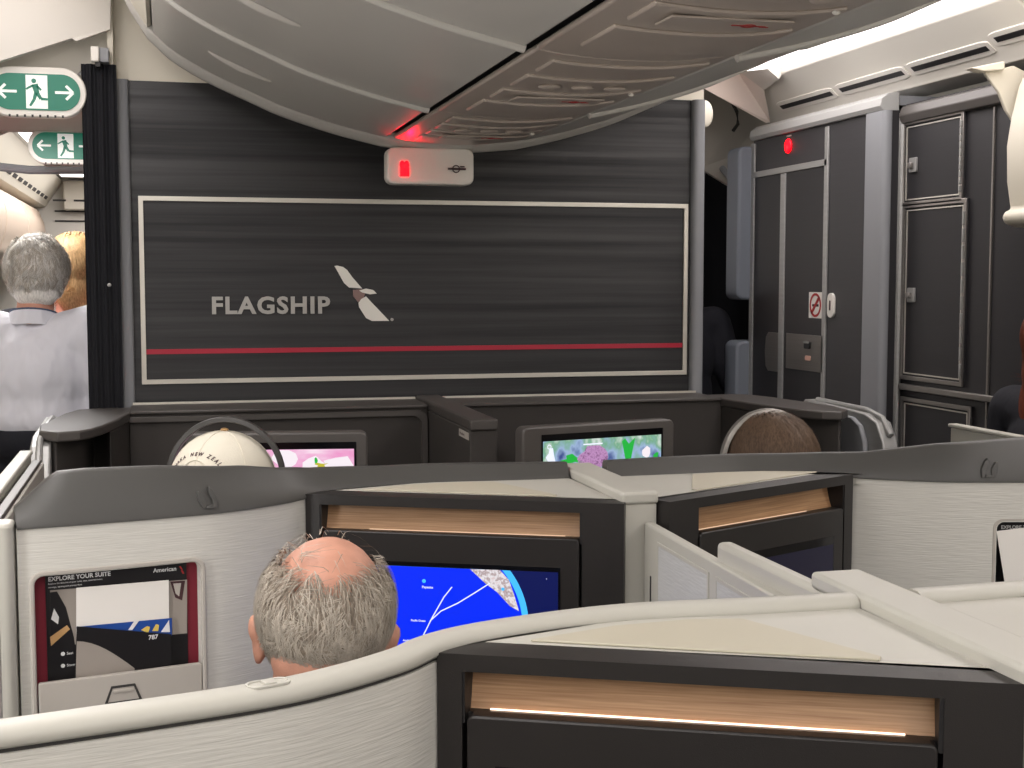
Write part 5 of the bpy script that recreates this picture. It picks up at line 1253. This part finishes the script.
# ------------------------------------------------------------------ seats
def seat(x, y, yaw, label):
    s = thing('passenger_seat', (x, y, 0), label, 'seat', 'seats of the centre suites'); m = Matrix.Rotation(R(-yaw), 3, 'Z')
    T = lambda a, b_, c: Vector((x, y, 0)) + m @ Vector((a, b_, c))
    g = MB(T); g.box(-.24, .24, -.12, .40, .05, .32); g.build('seat_base', 'ledge_grey', s, bevel=.02, seg=3)
    g = MB(T); g.box(-.25, .25, -.12, .42, .32, .43); g.build('seat_cushion', 'seat', s, bevel=.035, seg=4)
    g = MB(T); g.add([(-.24, -.12, .40), (.24, -.12, .40), (.24, -.20, 1.00), (-.24, -.20, 1.00), (-.24, -.20, .40), (.24, -.20, .40), (.24, -.26, 1.00), (-.24, -.26, 1.00)], [(0, 1, 2, 3), (4, 5, 6, 7), (0, 1, 5, 4), (1, 2, 6, 5), (2, 3, 7, 6), (3, 0, 4, 7)]); g.build('backrest', 'seat', s, bevel=.025, seg=4)
    g = MB(T); g.box(-.14, .14, -.21, -.15, .97, 1.10); g.build('headrest', 'seat', s, bevel=.02, seg=3)
seat(.178, 1.56, 4, 'dark seat under the balding passenger')
seat(.10, 2.72, 6, 'dark seat under the passenger with the white cap')
seat(1.335, 2.80, -6, 'dark seat under the brown-haired passenger')
seat(1.45, 1.62, -8, 'empty dark seat in the right suite behind the cream rim')
# ------------------------------------------------------------------ camera, world, lights
cam = bpy.data.cameras.new('camera'); cam.sensor_width = 36; cam.lens = F / 1024 * 36; cam.clip_start = .02
co = bpy.data.objects.new('camera', cam); COL.objects.link(co); co.location = CP; co.rotation_euler = (math.pi / 2 - PIT, 0, -YAW); SC.camera = co
w = bpy.data.worlds.new('world'); SC.world = w; w.use_nodes = True; w.node_tree.nodes['Background'].inputs[0].default_value = (1, .96, .92, 1); w.node_tree.nodes['Background'].inputs[1].default_value = .3
def area(nm_, loc, sx, sy, e, col=(1, .975, .955), rot=(0, 0, 0)):
    l = bpy.data.lights.new(nm_, 'AREA'); l.shape = 'RECTANGLE'; l.size = sx; l.size_y = sy; l.energy = e; l.color = col
    o = bpy.data.objects.new(nm_, l); COL.objects.link(o); o.location = loc; o.rotation_euler = rot; return o
area('aisle_light', (-.38, .4, 2.46), .40, 5.6, 24)
area('aisle_light', (2.06, 1.2, 2.40), .38, 6.4, 38)
area('rear_fill', (.82, -1.9, 2.5), 3.2, .7, 46, rot=(R(42), 0, 0))  # unseen fill added behind the camera to brighten the aft-facing suite shells
area('cabin_light', (-.40, 8.5, 2.39), .6, 4.5, 36)
area('sidewall_light', (-1.55, 1.2, 1.70), 5.4, .16, 62, rot=(0, R(-100), R(0)))
area('sidewall_light', (3.2, .6, 1.66), 4.6, .16, 34, rot=(0, R(100), R(0)))
area('vestibule_fill', (-.6, 5.1, 2.19), .5, .5, 26)  # added fill without a fixture, lifts the people in the dark vestibule
v = SC.view_settings; v.view_transform = 'Standard'; v.look = 'None'; v.gamma = 1; v.exposure = 0; v.use_curve_mapping = False
for o in list(bpy.data.objects):
    if o.name.startswith('cutter'): bpy.data.objects.remove(o)
